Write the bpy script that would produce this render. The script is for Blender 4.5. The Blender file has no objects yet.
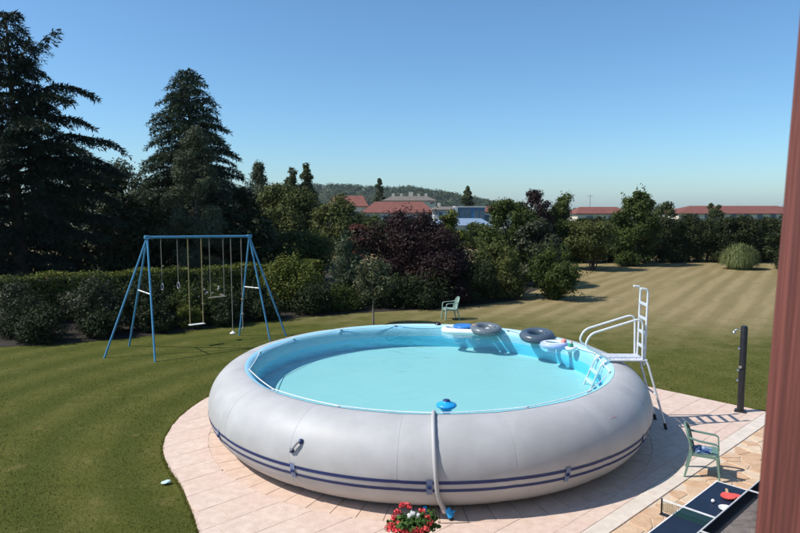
import bpy, math, random
import numpy as np
from mathutils import Vector, Matrix

# ------------------------------------------------------------------ camera, sky, sun, exposure
scene = bpy.context.scene
COL = scene.collection
PI = math.pi
cam_d = bpy.data.cameras.new('camera')
cam = bpy.data.objects.new('camera', cam_d); COL.objects.link(cam)
cam.location = (0, 0, 3.99)
cam.rotation_euler = (PI/2 - 0.0926, 0, 0)
cam_d.sensor_width = 36.0; cam_d.lens = 28.35
cam_d.clip_start = 0.05; cam_d.clip_end = 6000
cam_d.dof.use_dof = True; cam_d.dof.focus_distance = 14.0; cam_d.dof.aperture_fstop = 6.3
scene.camera = cam
SUN_EL = math.radians(49); SHADOW_AZ = math.radians(10)      # shadows fall to the right
w = bpy.data.worlds.new('World'); scene.world = w; w.use_nodes = True
wn = w.node_tree.nodes; bg = wn['Background']
sky = wn.new('ShaderNodeTexSky'); sky.sky_type = 'NISHITA'; sky.sun_disc = False
sky.sun_elevation = SUN_EL; sky.sun_rotation = math.radians(260)
sky.altitude = 60; sky.air_density = 1.0; sky.dust_density = 0.62; sky.ozone_density = 10.0
tint = wn.new('ShaderNodeMix'); tint.data_type = 'RGBA'; tint.blend_type = 'MULTIPLY'; tint.inputs[0].default_value = 1.0
tint.inputs[7].default_value = (1.0, 1.09, 1.0, 1)           # white balance of the whole sky
w.node_tree.links.new(sky.outputs[0], tint.inputs[6]); w.node_tree.links.new(tint.outputs[2], bg.inputs[0]); bg.inputs[1].default_value = 0.136
sd = bpy.data.lights.new('sun', 'SUN'); sd.energy = 4.8; sd.angle = math.radians(0.53); sd.color = (1.0, 0.95, 0.87)
sun = bpy.data.objects.new('sun', sd); COL.objects.link(sun); sun.location = (-20, -6, 30)
sdir = Vector((math.cos(SHADOW_AZ)*math.cos(SUN_EL), math.sin(SHADOW_AZ)*math.cos(SUN_EL), -math.sin(SUN_EL)))
sun.rotation_euler = sdir.to_track_quat('-Z', 'Y').to_euler()
vs = scene.view_settings; vs.view_transform = 'Standard'; vs.look = 'None'; vs.gamma = 1.0; vs.use_curve_mapping = False
vs.exposure = 0.2
scene.cycles.max_bounces = 8; scene.cycles.transparent_max_bounces = 12
scene.cycles.caustics_reflective = False; scene.cycles.caustics_refractive = False

# ------------------------------------------------------------------ materials
MATS = {}
def mat(name, c1, c2=None, scale=6.0, rough=0.6, metal=0.0, bump=0.0, bscale=None, island=0.0, trans=0.0, spec=0.4,
        stretch=None, detail=5.0, coat=0.0, lo=0.35, hi=0.65):
    if name in MATS: return MATS[name]
    m = bpy.data.materials.new(name); m.use_nodes = True
    nt = m.node_tree; N = nt.nodes; L = nt.links; b = N['Principled BSDF']
    b.inputs['Roughness'].default_value = rough; b.inputs['Metallic'].default_value = metal
    b.inputs['Specular IOR Level'].default_value = spec; b.inputs['Coat Weight'].default_value = coat
    col = None
    tc = N.new('ShaderNodeNewGeometry') if not stretch else N.new('ShaderNodeTexCoord')
    src = tc.outputs['Position'] if not stretch else tc.outputs['Object']
    if stretch:
        mp = N.new('ShaderNodeMapping'); mp.inputs['Scale'].default_value = stretch; L.new(src, mp.inputs[0]); src = mp.outputs[0]
    if c2 is None: c2 = tuple(x*0.82 for x in c1)
    nz = N.new('ShaderNodeTexNoise'); nz.inputs['Scale'].default_value = scale; nz.inputs['Detail'].default_value = detail
    nz.inputs['Roughness'].default_value = 0.6
    L.new(src, nz.inputs['Vector'])
    fac = nz.outputs['Fac']
    mr = N.new('ShaderNodeMapRange'); mr.inputs[1].default_value = lo; mr.inputs[2].default_value = hi
    L.new(fac, mr.inputs[0]); fac = mr.outputs[0]
    if island > 0:
        g = N.new('ShaderNodeNewGeometry')
        mx0 = N.new('ShaderNodeMix'); mx0.inputs[0].default_value = island
        L.new(fac, mx0.inputs[2]); L.new(g.outputs['Random Per Island'], mx0.inputs[3]); fac = mx0.outputs[0]
    mx = N.new('ShaderNodeMix'); mx.data_type = 'RGBA'
    L.new(fac, mx.inputs[0]); mx.inputs[6].default_value = (*c1, 1); mx.inputs[7].default_value = (*c2, 1)
    col = mx.outputs[2]
    L.new(col, b.inputs['Base Color'])
    if bump > 0:
        nb = N.new('ShaderNodeTexNoise'); nb.inputs['Scale'].default_value = bscale or scale*4; nb.inputs['Detail'].default_value = 6
        L.new(src, nb.inputs['Vector'])
        bp = N.new('ShaderNodeBump'); bp.inputs['Strength'].default_value = bump; bp.inputs['Distance'].default_value = 0.02
        L.new(nb.outputs['Fac'], bp.inputs['Height']); L.new(bp.outputs[0], b.inputs['Normal'])
    if trans > 0:
        tr = N.new('ShaderNodeBsdfTranslucent'); L.new(col, tr.inputs[0])
        ms = N.new('ShaderNodeMixShader'); ms.inputs[0].default_value = trans
        L.new(b.outputs[0], ms.inputs[1]); L.new(tr.outputs[0], ms.inputs[2])
        L.new(ms.outputs[0], N['Material Output'].inputs[0])
    MATS[name] = m; return m
def leafmat(name, c1, c2, scale=1.2, trans=0.22, rough=0.5, spec=0.35):
    return mat(name, c1, c2, scale=scale, rough=rough+.1, island=0.6, trans=trans*.8, spec=.14, detail=3.0)

# ------------------------------------------------------------------ mesh helpers
class MB:
    def __init__(s): s.v = []; s.f = []; s.sm = []
    def add(s, vs_, fs, smooth=False):
        o = len(s.v); s.v.extend([tuple(p) for p in vs_]); s.f.extend([tuple(i+o for i in f) for f in fs]); s.sm.extend([smooth]*len(fs)); return s
    def box(s, c, d, rz=0.0, M=None):
        x, y, z = d[0]/2, d[1]/2, d[2]/2
        P = [Vector((a*x, b*y, e*z)) for e in (-1, 1) for b in (-1, 1) for a in (-1, 1)]
        R = Matrix.Rotation(rz, 3, 'Z') if M is None else M
        P = [R @ p + Vector(c) for p in P]
        return s.add(P, [(0,2,3,1),(4,5,7,6),(0,1,5,4),(2,6,7,3),(0,4,6,2),(1,3,7,5)])
    def prism(s, poly, z0, z1, inset=0.0):
        n = len(poly); c = Vector((sum(p[0] for p in poly)/n, sum(p[1] for p in poly)/n))
        top = []
        for p in poly:
            d = c - Vector(p[:2]); l = d.length or 1
            top.append((p[0]+d.x/l*inset, p[1]+d.y/l*inset, z1))
        mid = [(p[0], p[1], z1-inset*0.7) for p in poly] if inset else None
        bot = [(p[0], p[1], z0) for p in poly]
        if inset:
            V = bot+mid+top; F = [tuple(range(2*n, 3*n))]
            F += [(i, (i+1) % n, n+(i+1) % n, n+i) for i in range(n)] + [(n+i, n+(i+1) % n, 2*n+(i+1) % n, 2*n+i) for i in range(n)]
        else:
            V = bot+top; F = [tuple(range(n, 2*n))] + [(i, (i+1) % n, n+(i+1) % n, n+i) for i in range(n)]
        return s.add(V, F)
    def tube(s, pts, r, seg=8, cap=True, closed=False):
        pts = [Vector(p) for p in pts]; n = len(pts)
        rs = r if isinstance(r, (list, tuple)) else [r]*n
        V = []; up = None
        for i, p in enumerate(pts):
            if closed: t = (pts[(i+1) % n]-pts[i-1])
            else: t = (pts[min(i+1, n-1)]-pts[max(i-1, 0)])
            t = t.normalized() if t.length > 1e-9 else Vector((0, 0, 1))
            if up is None: up = Vector((0, 0, 1)) if abs(t.z) < 0.9 else Vector((1, 0, 0))
            a = t.cross(up)
            if a.length < 1e-4: a = t.orthogonal()
            a.normalize(); b = a.cross(t).normalized(); up = b
            for k in range(seg):
                an = 2*PI*k/seg; V.append(p + a*(math.cos(an)*rs[i]) + b*(math.sin(an)*rs[i]))
        F = []
        for i in range(n if closed else n-1):
            j = (i+1) % n
            F += [(i*seg+k, i*seg+(k+1) % seg, j*seg+(k+1) % seg, j*seg+k) for k in range(seg)]
        s.add(V, F, True)
        if cap and not closed:
            s.add([V[k] for k in range(seg)], [tuple(range(seg))[::-1]]); s.add([V[(n-1)*seg+k] for k in range(seg)], [tuple(range(seg))])
        return s
    def lathe(s, prof, c=(0, 0, 0), seg=48, smooth=True, M=None):
        n = len(prof); V = []
        for k in range(seg):
            a = 2*PI*k/seg
            for r, z in prof:
                p = Vector((r*math.cos(a), r*math.sin(a), z))
                if M is not None: p = M @ p
                V.append(p + Vector(c))
        F = [(k*n+i, ((k+1) % seg)*n+i, ((k+1) % seg)*n+i+1, k*n+i+1) for k in range(seg) for i in range(n-1)]
        return s.add(V, F, smooth)
    def build(s, name, m, parent=None, bevel=0.0):
        me = bpy.data.meshes.new(name); me.from_pydata([tuple(p) for p in s.v], [], s.f)
        me.polygons.foreach_set('use_smooth', s.sm); me.update()
        me.materials.append(m)
        o = bpy.data.objects.new(name, me); COL.objects.link(o)
        if parent: o.parent = parent
        if bevel:
            bm_ = o.modifiers.new('bevel', 'BEVEL'); bm_.width = bevel; bm_.segments = 2; bm_.limit_method = 'ANGLE'
        return o
def npmesh(name, V, k, m, parent=None, smooth=False):
    """V: (n*k,3) array, every k verts a face"""
    V = np.ascontiguousarray(V.reshape(-1, 3), dtype=np.float32); nv = len(V); nf = nv//k
    me = bpy.data.meshes.new(name)
    me.vertices.add(nv); me.vertices.foreach_set('co', V.ravel())
    me.loops.add(nv); me.loops.foreach_set('vertex_index', np.arange(nv, dtype=np.int32))
    me.polygons.add(nf); me.polygons.foreach_set('loop_start', np.arange(0, nv, k, dtype=np.int32))
    me.update(calc_edges=True); me.validate()
    me.materials.append(m)
    o = bpy.data.objects.new(name, me); COL.objects.link(o)
    if parent: o.parent = parent
    return o
def tag(o, label=None, cat=None, group=None, kind=None):
    if label: o['label'] = label
    if cat: o['category'] = cat
    if group: o['group'] = group
    if kind: o['kind'] = kind
    return o
def thing(name, label, cat, loc=(0, 0, 0), rz=0.0, group=None):
    o = bpy.data.objects.new(name, None); COL.objects.link(o); o.empty_display_size = 0.3
    o.location = loc; o.rotation_euler = (0, 0, rz); return tag(o, label, cat, group)
def copy_tree(o, parent=None):
    c = o.copy(); COL.objects.link(c); c.parent = parent
    for ch in o.children: copy_tree(ch, c)
    return c
def arc(p0, p1, p2, n=6):
    p0, p1, p2 = Vector(p0), Vector(p1), Vector(p2)
    return [(p0*(1-t)**2 + p1*2*t*(1-t) + p2*t*t) for t in [i/n for i in range(n+1)]]
def rounded(pts, r, n=5):
    pts = [Vector(p) for p in pts]; out = [pts[0]]
    for i in range(1, len(pts)-1):
        a, b, c = pts[i-1], pts[i], pts[i+1]
        d1 = (a-b); d2 = (c-b); q = min(r, d1.length*.45, d2.length*.45)
        out += arc(b+d1.normalized()*q, b, b+d2.normalized()*q, n)
    return out+[pts[-1]]

# ------------------------------------------------------------------ layout frame of the house: e along the facade, n towards the house
HA = math.radians(43)
E2 = Vector((math.cos(HA), math.sin(HA))); N2 = Vector((math.sin(HA), -math.cos(HA)))
def hp(s, t, z=0.0): p = E2*s + N2*t; return Vector((p.x, p.y, z))
PC = Vector((0.51, 11.58))                                # pool centre
PS = PC.dot(E2); PT = PC.dot(N2)
TR, TU = 3.33, 0.60                                        # ring radius, tube radius
Z0 = 0.022                                                  # top of the paving

# ------------------------------------------------------------------ ground
def lawn_material(blade=False):
    m = bpy.data.materials.new('grass_blade' if blade else 'mown_grass'); m.use_nodes = True
    nt = m.node_tree; N = nt.nodes; L = nt.links; b = N['Principled BSDF']
    b.inputs['Roughness'].default_value = 0.85; b.inputs['Specular IOR Level'].default_value = 0.05
    g = N.new('ShaderNodeNewGeometry'); pos = g.outputs['Position']
    def math_(op, a, c=None, clamp=False):
        n = N.new('ShaderNodeMath'); n.operation = op; n.use_clamp = clamp
        for i, q in enumerate((a, c)):
            if q is None: continue
            if isinstance(q, (int, float)): n.inputs[i].default_value = q
            else: L.new(q, n.inputs[i])
        return n.outputs[0]
    def noise(sc, det=4, rough=.55, vec=pos):
        n = N.new('ShaderNodeTexNoise'); n.inputs['Scale'].default_value = sc; n.inputs['Detail'].default_value = det
        n.inputs['Roughness'].default_value = rough; L.new(vec, n.inputs['Vector']); return n.outputs['Fac']
    def rng(v, a, c, lo=0., hi=1.):
        n = N.new('ShaderNodeMapRange')
        if a > c: a, c, lo, hi = c, a, hi, lo
        n.inputs[1].default_value = a; n.inputs[2].default_value = c
        n.inputs[3].default_value = lo; n.inputs[4].default_value = hi; n.interpolation_type = 'SMOOTHSTEP'; L.new(v, n.inputs[0]); return n.outputs[0]
    def mix(f, c1, c2):
        n = N.new('ShaderNodeMix'); n.data_type = 'RGBA'
        if isinstance(f, float): n.inputs[0].default_value = f
        else: L.new(f, n.inputs[0])
        for i, c in ((6, c1), (7, c2)):
            if isinstance(c, tuple): n.inputs[i].default_value = (*c, 1)
            else: L.new(c, n.inputs[i])
        return n.outputs[2]
    sx = N.new('ShaderNodeSeparateXYZ'); L.new(pos, sx.inputs[0]); X, Y = sx.outputs[0], sx.outputs[1]
    big = noise(0.22, 3); med = noise(1.3, 5, .65); fine = noise(14, 4, .7); vfine = noise(60, 2, .6)
    # dry towards the far right
    dryc = math_('ADD', Y, math_('MULTIPLY', math_('SUBTRACT', X, 8.0), 0.30))
    dryc = math_('ADD', dryc, math_('MULTIPLY', math_('SUBTRACT', big, 0.5), 9.0))
    dryc = math_('ADD', dryc, math_('MULTIPLY', math_('SUBTRACT', med, 0.5), 7.0))
    dry = rng(dryc, 16.0, 26.0)
    # mower stripes: straight ones across the dry part, rings round the terrace on the left
    wob = math_('MULTIPLY', math_('SUBTRACT', big, .5), .7)
    q = math_('ADD', math_('ADD', math_('MULTIPLY', X, 0.832), math_('MULTIPLY', Y, -0.555)), wob)
    st = math_('SINE', math_('MULTIPLY', q, 2*PI/0.95))
    mpv = N.new('ShaderNodeMapping'); mpv.vector_type = 'TEXTURE'; mpv.inputs['Rotation'].default_value = (0, 0, math.radians(-33.7)); mpv.inputs['Scale'].default_value = (.55, 9.0, 1)
    L.new(pos, mpv.inputs[0]); st2 = math_('SUBTRACT', noise(1.0, 4, .6, mpv.outputs[0]), .5)
    st = rng(math_('ADD', math_('ADD', math_('MULTIPLY', st, .75), math_('MULTIPLY', st2, 6.0)), math_('MULTIPLY', math_('SUBTRACT', med, .5), 4.0)), -1.2, 1.4)
    dx = math_('SUBTRACT', X, PC.x - .3); dy = math_('SUBTRACT', Y, PC.y)
    rad = math_('SQRT', math_('ADD', math_('MULTIPLY', dx, dx), math_('MULTIPLY', dy, dy)))
    sr = math_('SINE', math_('ADD', math_('MULTIPLY', rad, 2*PI/1.25), math_('MULTIPLY', big, 3.0)))
    sr = rng(math_('ADD', sr, math_('MULTIPLY', math_('SUBTRACT', med, .5), 3.0)), -1.0, 1.2)
    green = mix(rng(med, .3, .7), (0.072, 0.080, 0.016), (0.102, 0.102, 0.027))
    green = mix(math_('MULTIPLY', math_('MULTIPLY', sr, .60), rng(X, 2.0, -3.0)), green, (0.046, 0.060, 0.011))
    patch = rng(noise(2.1, 6, .7), .56, .70)
    green = mix(math_('MULTIPLY', patch, .45), green, (0.19, 0.155, 0.060))
    tan = mix(st, (0.208, 0.164, 0.077), (0.286, 0.223, 0.116))
    tan = mix(math_('MULTIPLY', rng(med, .50, .66), .45), tan, (0.125, 0.125, 0.045))
    c = mix(dry, green, tan)
    c = mix(math_('MULTIPLY', rng(fine, .40, .75), .12), c, (0.050, 0.056, 0.015))
    if blade:
        hs = N.new('ShaderNodeHueSaturation'); L.new(c, hs.inputs['Color']); L.new(rng(g.outputs['Random Per Island'], 0, 1, 1.35, 2.6), hs.inputs['Value']); c = hs.outputs[0]
        L.new(c, b.inputs['Base Color']); tl = N.new('ShaderNodeBsdfTranslucent'); L.new(c, tl.inputs[0])
        ms = N.new('ShaderNodeMixShader'); ms.inputs[0].default_value = .5; L.new(b.outputs[0], ms.inputs[1]); L.new(tl.outputs[0], ms.inputs[2])
        L.new(ms.outputs[0], N['Material Output'].inputs[0]); return m
    L.new(c, b.inputs['Base Color'])
    h = math_('ADD', math_('MULTIPLY', fine, 1.0), math_('MULTIPLY', vfine, .6))
    bp = N.new('ShaderNodeBump'); bp.inputs['Strength'].default_value = .4; bp.inputs['Distance'].default_value = .02
    L.new(h, bp.inputs['Height']); L.new(bp.outputs[0], b.inputs['Normal'])
    return m
M_LAWN = lawn_material()
M_EARTH = mat('field', (0.07, 0.085, 0.03), (0.12, 0.115, 0.05), scale=0.02, rough=.9)
def sheet(name, x0, x1, y0, y1, z, m):
    o = MB().add([(x0, y0, z), (x1, y0, z), (x1, y1, z), (x0, y1, z)], [(0, 1, 2, 3)]).build(name, m); return tag(o, kind='structure')
sheet('terrain', -2400, 2400, -150, 3600, -0.12, M_EARTH)
sheet('lawn', -60, 60, -12, 75, 0.0, M_LAWN)

M_MORTAR = mat('mortar', (0.56, 0.43, 0.355), (0.48, 0.365, 0.295), scale=8, rough=.9)
M_GAP = mat('open_joint', (0.13, 0.095, 0.07), (0.2, 0.15, 0.11), scale=8, rough=.9)
M_SLAB = mat('pink_concrete_slab', (0.645, 0.495, 0.41), (0.53, 0.392, 0.315), scale=9.0, rough=.85, bump=.25, bscale=40, lo=.3, hi=.72)
M_SLAB2 = mat('pale_concrete_slab', (0.65, 0.51, 0.425), (0.55, 0.415, 0.335), scale=7.0, rough=.85, bump=.25, bscale=40)
M_COPE = mat('coping_slab', (0.625, 0.47, 0.375), (0.545, 0.395, 0.305), scale=6.0, rough=.85, bump=.25, bscale=40)
M_BAND = mat('border_concrete', (0.64, 0.56, 0.48), (0.55, 0.475, 0.40), scale=7.0, rough=.85, bump=.3, bscale=50)
M_ST = [mat('sandstone_%d' % i, a, b_, scale=7, rough=.8, bump=.5, bscale=25) for i, (a, b_) in enumerate([
    ((0.56, 0.37, 0.235), (0.47, 0.29, 0.17)), ((0.60, 0.43, 0.29), (0.50, 0.34, 0.215)), ((0.64, 0.50, 0.355), (0.56, 0.41, 0.275)), ((0.50, 0.315, 0.195), (0.56, 0.38, 0.245))])]
def ab(a, b, z=0.0): return hp(PS+a, PT+b, z)               # a along facade, b towards the house, from the pool centre
def smooth_path(P, n=8):
    out = []
    for i in range(len(P)-1):
        p0, p1, p2, p3 = [np.array(P[max(0, min(len(P)-1, i+k))]) for k in (-1, 0, 1, 2)]
        for t in np.arange(n)/n: out.append(tuple(.5*(2*p1+(p2-p0)*t+(2*p0-5*p1+4*p2-p3)*t*t+(3*p1-p0-3*p2+p3)*t**3)))
    return out+[P[-1]]
EDGE = smooth_path([(-6.3, 4.8), (-5.6, 2.6), (-5.02, .99), (-4.66, -.25), (-4.45, -1.3), (-4.08, -2.3), (-3.25, -3.42), (-2.1, -4.3), (-.7, -4.75), (.8, -4.8), (2.3, -4.4), (3.6, -3.6), (4.6, -2.4), (5.08, -1.1), (5.17, 0), (5.17, 2.5), (5.17, 4.8)])
EDG = []
for i in range(len(EDGE)-1):
    for k in range(3):
        t = k/3; a = EDGE[i][0]*(1-t)+EDGE[i+1][0]*t; b = EDGE[i][1]*(1-t)+EDGE[i+1][1]*t
        EDG.append(((math.degrees(math.atan2(b, a))-135) % 360, math.hypot(a, b)))
EDG.sort(); EDG_A = np.array([e[0] for e in EDG]); EDG_R = np.array([e[1] for e in EDG])
def lim_np(a, b): return np.interp((np.degrees(np.arctan2(b, a))-135) % 360, EDG_A, EDG_R, left=99, right=99)
def patio_radius_ok(a, b): return math.hypot(a, b) <= float(lim_np(a, b))
def outer(a, b):
    r = math.hypot(a, b); lim = float(lim_np(a, b))
    return (a*lim/r, b*lim/r) if r > lim else (a, b)
R_COPE = 3.95
def inner(a, b):
    r = math.hypot(a, b)
    return (a*R_COPE/r, b*R_COPE/r) if 1e-6 < r < R_COPE else (a, b)
# base sheet of the terrace
prof = [(-6.3, 8.2)] + EDGE + [(5.17, 8.2)]
PATIO_POLY = [ab(a, b).to_2d() for a, b in prof]
mb = MB(); mb.add([(p.x, p.y, 0.006) for p in PATIO_POLY], [tuple(range(len(PATIO_POLY)))])
patio = tag(mb.build('patio', M_MORTAR), kind='structure')
rnd = random.Random(5)
def shrink_poly(poly, g):
    n = len(poly); c = sum((Vector(p) for p in poly), Vector((0, 0)))/n; out = []
    for p in poly:
        d = Vector(p)-c; l = d.length
        out.append(c + d*max(.2, (l-g)/l if l > 0 else 1))
    return out
def area(poly): return .5*sum(poly[i][0]*poly[(i+1) % len(poly)][1]-poly[(i+1) % len(poly)][0]*poly[i][1] for i in range(len(poly)))
def clip(poly, p, nrm):
    out = []
    for i in range(len(poly)):
        A, B = poly[i], poly[(i+1) % len(poly)]; da, db = (A-p).dot(nrm), (B-p).dot(nrm)
        if da <= 0: out.append(A)
        if da*db < 0: out.append(A+(B-A)*(da/(da-db)))
    return out
SL = 0.50
row = 0; b0 = -5.0
while b0 < 4.22:
    b1 = min(b0+SL, 4.22); off = (row % 2)*SL*.5
    a0 = -6.6 + off*1.0
    while a0 < 5.5:
        a1 = a0+SL*1.2
        pts = []
        for (pa, pb), (qa, qb) in (((a0, b0), (a1, b0)), ((a1, b0), (a1, b1)), ((a1, b1), (a0, b1)), ((a0, b1), (a0, b0))):
            for t in (0, .125, .25, .375, .5, .625, .75, .875): pts.append((pa+(qa-pa)*t, pb+(qb-pb)*t))
        cen = Vector(((a0+a1)/2, (b0+b1)/2)); q2 = [Vector(p) for p in pts]
        k = min(range(len(EDGE)-1), key=lambda i_: (Vector(EDGE[i_])+Vector(EDGE[i_+1])-2*cen).length)
        e0, e1 = Vector(EDGE[k]), Vector(EDGE[k+1]); d = e1-e0; nr = Vector((d.y, -d.x)).normalized()
        if nr.dot(e0) < 0: nr = -nr
        if (cen-e0).length < 1.2: q2 = clip(q2, e0-nr*.004, nr)
        elif not patio_radius_ok(*cen): q2 = []
        if len(q2) >= 3 and any(p.length > R_COPE+.05 for p in q2):
            q2 = [Vector(inner(*p)) for p in q2]
            if abs(area(q2)) > .012:
                poly = [ab(*p).to_2d() for p in shrink_poly(q2, .003)]
                MB().prism(poly, 0.004, Z0 + rnd.uniform(-.0015, .0015), .0025).build('slab', M_SLAB if rnd.random() < .6 else M_SLAB2, patio)
        a0 = a1
    b0 = b1; row += 1
NC = 68
MB().lathe([(3.3, .0095), (R_COPE-.03, .0095)], (PC.x, PC.y, 0), 96).build('joint_bed', M_GAP, patio)
for k in range(NC):
    a0 = 2*PI*k/NC + .0011; a1 = 2*PI*(k+1)/NC - .0011
    poly = [PC + Vector((math.cos(a), math.sin(a)))*r for a, r in ((a0, 3.4), (a0, R_COPE-.004), ((a0+a1)/2, R_COPE-.001), (a1, R_COPE-.004), (a1, 3.4))]
    MB().prism(poly, 0.004, Z0 + rnd.uniform(-.002, .002), .003).build('coping_slab', M_COPE, patio)
# pale border strip
band = MB(); q = [ab(-9, 4.225), ab(9, 4.225), ab(9, 4.47), ab(-9, 4.47)]
band.add([(p.x, p.y, .010) for p in q], [(0, 1, 2, 3)])
band = tag(band.build('border_strip', M_MORTAR), kind='structure')
for k in range(-9, 9):
    a0, a1 = k+.003, k+.997
    MB().prism([ab(a, b).to_2d() for a, b in ((a0, 4.23), (a1, 4.23), (a1, 4.465), (a0, 4.465))][::1], .006, Z0+.006, .006).build('kerb_slab', M_BAND, band)
# crazy paving
cp = MB(); q = [ab(-7.5, 4.47), ab(7.5, 4.47), ab(7.5, 7.4), ab(-7.5, 7.4)]
cp.add([(p.x, p.y, .012) for p in q], [(0, 1, 2, 3)])
M_JOINT = mat('sandy_joint', (0.60, 0.50, 0.39), (0.52, 0.42, 0.32), scale=9, rough=.9)
crazy = tag(cp.build('crazy_paving', M_JOINT), kind='structure')
CS = 0.265; seeds = {}
for i in range(-10, 23):
    for j in range(-1, 10):
        seeds[i, j] = Vector((i*CS + rnd.uniform(-.12, .12), 4.47 + (j+.5)*CS + rnd.uniform(-.12, .12)))
for (i, j), p in seeds.items():
    if not (-9 <= i <= 21 and 0 <= j <= 8): continue
    poly = [p+Vector(d) for d in ((-1, -1), (1, -1), (1, 1), (-1, 1))]
    for di in (-2, -1, 0, 1, 2):
        for dj in (-2, -1, 0, 1, 2):
            qv = seeds.get((i+di, j+dj))
            if qv is None or (di == 0 and dj == 0): continue
            d = (qv-p); poly = clip(poly, p+d*.5-d.normalized()*rnd.uniform(.006, .012), d.normalized())
            if not poly: break
        if not poly: break
    if not poly: continue
    poly = clip(poly, Vector((0, 4.475)), Vector((0, -1))); 
    if len(poly) >= 3: poly = clip(poly, Vector((0, 7.15)), Vector((0, 1)))
    if len(poly) < 3 or abs(area(poly)) < .01: continue
    MB().prism([ab(v.x, v.y).to_2d() for v in poly], .008, Z0 + rnd.uniform(-.002, .004), .008).build('stone', rnd.choice(M_ST), crazy)

# ------------------------------------------------------------------ the inflatable pool
M_PVC = mat('grey_pvc', (0.455, 0.449, 0.446), (0.390, 0.384, 0.380), scale=1.9, rough=.52, spec=.35, bump=.10, bscale=3.5)
M_SEAM = mat('seam_pvc', (0.45, 0.45, 0.46), (0.42, 0.42, 0.43), scale=4, rough=.4)
M_NAVY = mat('navy_band', (0.010, 0.022, 0.105), (0.014, 0.03, 0.13), scale=3, rough=.55)
M_LINER = mat('blue_liner', (0.345, 0.635, 0.63), (0.325, 0.615, 0.615), scale=1.2, rough=.5, bump=.25, bscale=2.5)
M_LINERTOP = mat('pale_liner_edge', (0.36, 0.68, 0.83), (0.32, 0.65, 0.82), scale=2, rough=.45)
M_ROPE = mat('white_rope', (0.80, 0.80, 0.78), (0.66, 0.66, 0.64), scale=30, rough=.7)
M_BUCKLE = mat('buckle', (0.20, 0.21, 0.23), (0.30, 0.31, 0.33), scale=10, rough=.5)
M_BLUEPL = mat('blue_plastic', (0.015, 0.30, 0.66), (0.02, 0.36, 0.74), scale=6, rough=.35)
M_BLACK = mat('black_plastic', (0.012, 0.012, 0.014), (0.02, 0.02, 0.022), scale=9, rough=.4)
M_WHITEPL = mat('white_plastic', (0.80, 0.80, 0.78), (0.72, 0.72, 0.70), scale=6, rough=.4)
pool = thing('inflatable_pool', 'large round inflatable pool with fat light grey ring and navy stripes', 'pool', (PC.x, PC.y, Z0))
NSEAM = 16
def ring_r(th):                                              # the ring is welded from gores: slightly pinched at each seam
    x = (th/(2*PI)*NSEAM + .37) % 1.0; d = min(x, 1-x)*2*PI*TR/NSEAM
    return TU*(1 - .013*math.exp(-(d/.06)**2) - .004*math.exp(-((d-.16)/.05)**2))
IN_A = [90, 100, 112, 124, 136, 146, 156, 170, 190, 215, 270]; IN_R = [0, .045, .10, .145, .172, .180, .172, .13, .06, .01, 0]
def tp(th, ph, off=0.0):                                     # point on the ring; ph 0 outward, 90 top, 180 inward
    r = ring_r(th)+off; z = TU + r*math.sin(ph); k = 1.0
    z = max(z, 0.004 + off)
    R = TR + (r*1.02*math.cos(ph) if math.cos(ph) > 0 else -float(np.interp(math.degrees(ph) % 360, IN_A, IN_R))-off)
    return (R*math.cos(th), R*math.sin(th), z)
def ring_strip(p0, p1, nphi, off, nth=320, t0=0.0, t1=2*PI, thick=False):
    closed = abs(t1-t0-2*PI) < 1e-6; n = nth if closed else nth+1; V = []; F = []
    for i in range(n):
        th = t0+(t1-t0)*i/nth
        for j in range(nphi+1): V.append(tp(th, p0+(p1-p0)*j/nphi, off))
    k = nphi+1
    for i in range(nth):
        i2 = (i+1) % n
        for j in range(nphi): F.append((i*k+j, i2*k+j, i2*k+j+1, i*k+j+1))
    return MB().add(V, F, True)
ring_strip(-PI*.995, PI*.995, 56, 0.0).build('ring_tube', M_PVC, pool)
rad_ = math.radians
S1, S2 = -7.5, -18.5
for s_ in (S1, S2): ring_strip(rad_(s_-2.1), rad_(s_+2.1), 2, .004).build('stripe', M_NAVY, pool)
for k in range(NSEAM):
    th = 2*PI*(k-.37)/NSEAM
    ring_strip(rad_(-70), rad_(88), 40, .0022, nth=1, t0=th-.005, t1=th+.005).build('seam', M_PVC, pool)
# buckle patches on the stripes
NB = 13
TH0 = -PI/2 - .035
for k in range(NB):
    th = TH0 + 2*PI*k/NB
    bk = ring_strip(rad_(-24), rad_(-3), 4, .012, nth=2, t0=th-.010, t1=th+.010).build('buckle_patch', mat('blue_grey_strap', (.12, .17, .30), (.18, .23, .36), 9, .5), pool)
    p = tp(th, rad_(-13), .020); nrm = Vector((math.cos(th), math.sin(th), 0))
    rotm = Matrix.Rotation(th, 3, 'Z')
    MB().box(p, (.02, .05, .035), M=rotm).build('buckle', M_NAVY, bk, bevel=.005)
# carrying handle on the left front
th = math.atan2(*(Vector((-1.30, 8.30))-PC).yx)
for dth, nm in ((0, 'handle'),):
    hb = ring_strip(rad_(13), rad_(25), 4, .006, nth=2, t0=th-.013, t1=th+.013).build('handle_patch', M_PVC, pool)
    pts = [tp(th-.016, rad_(13), .010), tp(th-.013, rad_(14), .05), tp(th+.010, rad_(25), .055), tp(th+.014, rad_(26), .010)]
    MB().tube(rounded(pts, .03), .016, 8).build('handle', M_BUCKLE, hb)
    for e2 in (pts[0], pts[-1]): MB().lathe([(.0, .03), (.026, .03), (.032, .0), (.032, -.02)], e2, 12).build('handle_end', M_NAVY, hb)
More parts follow.
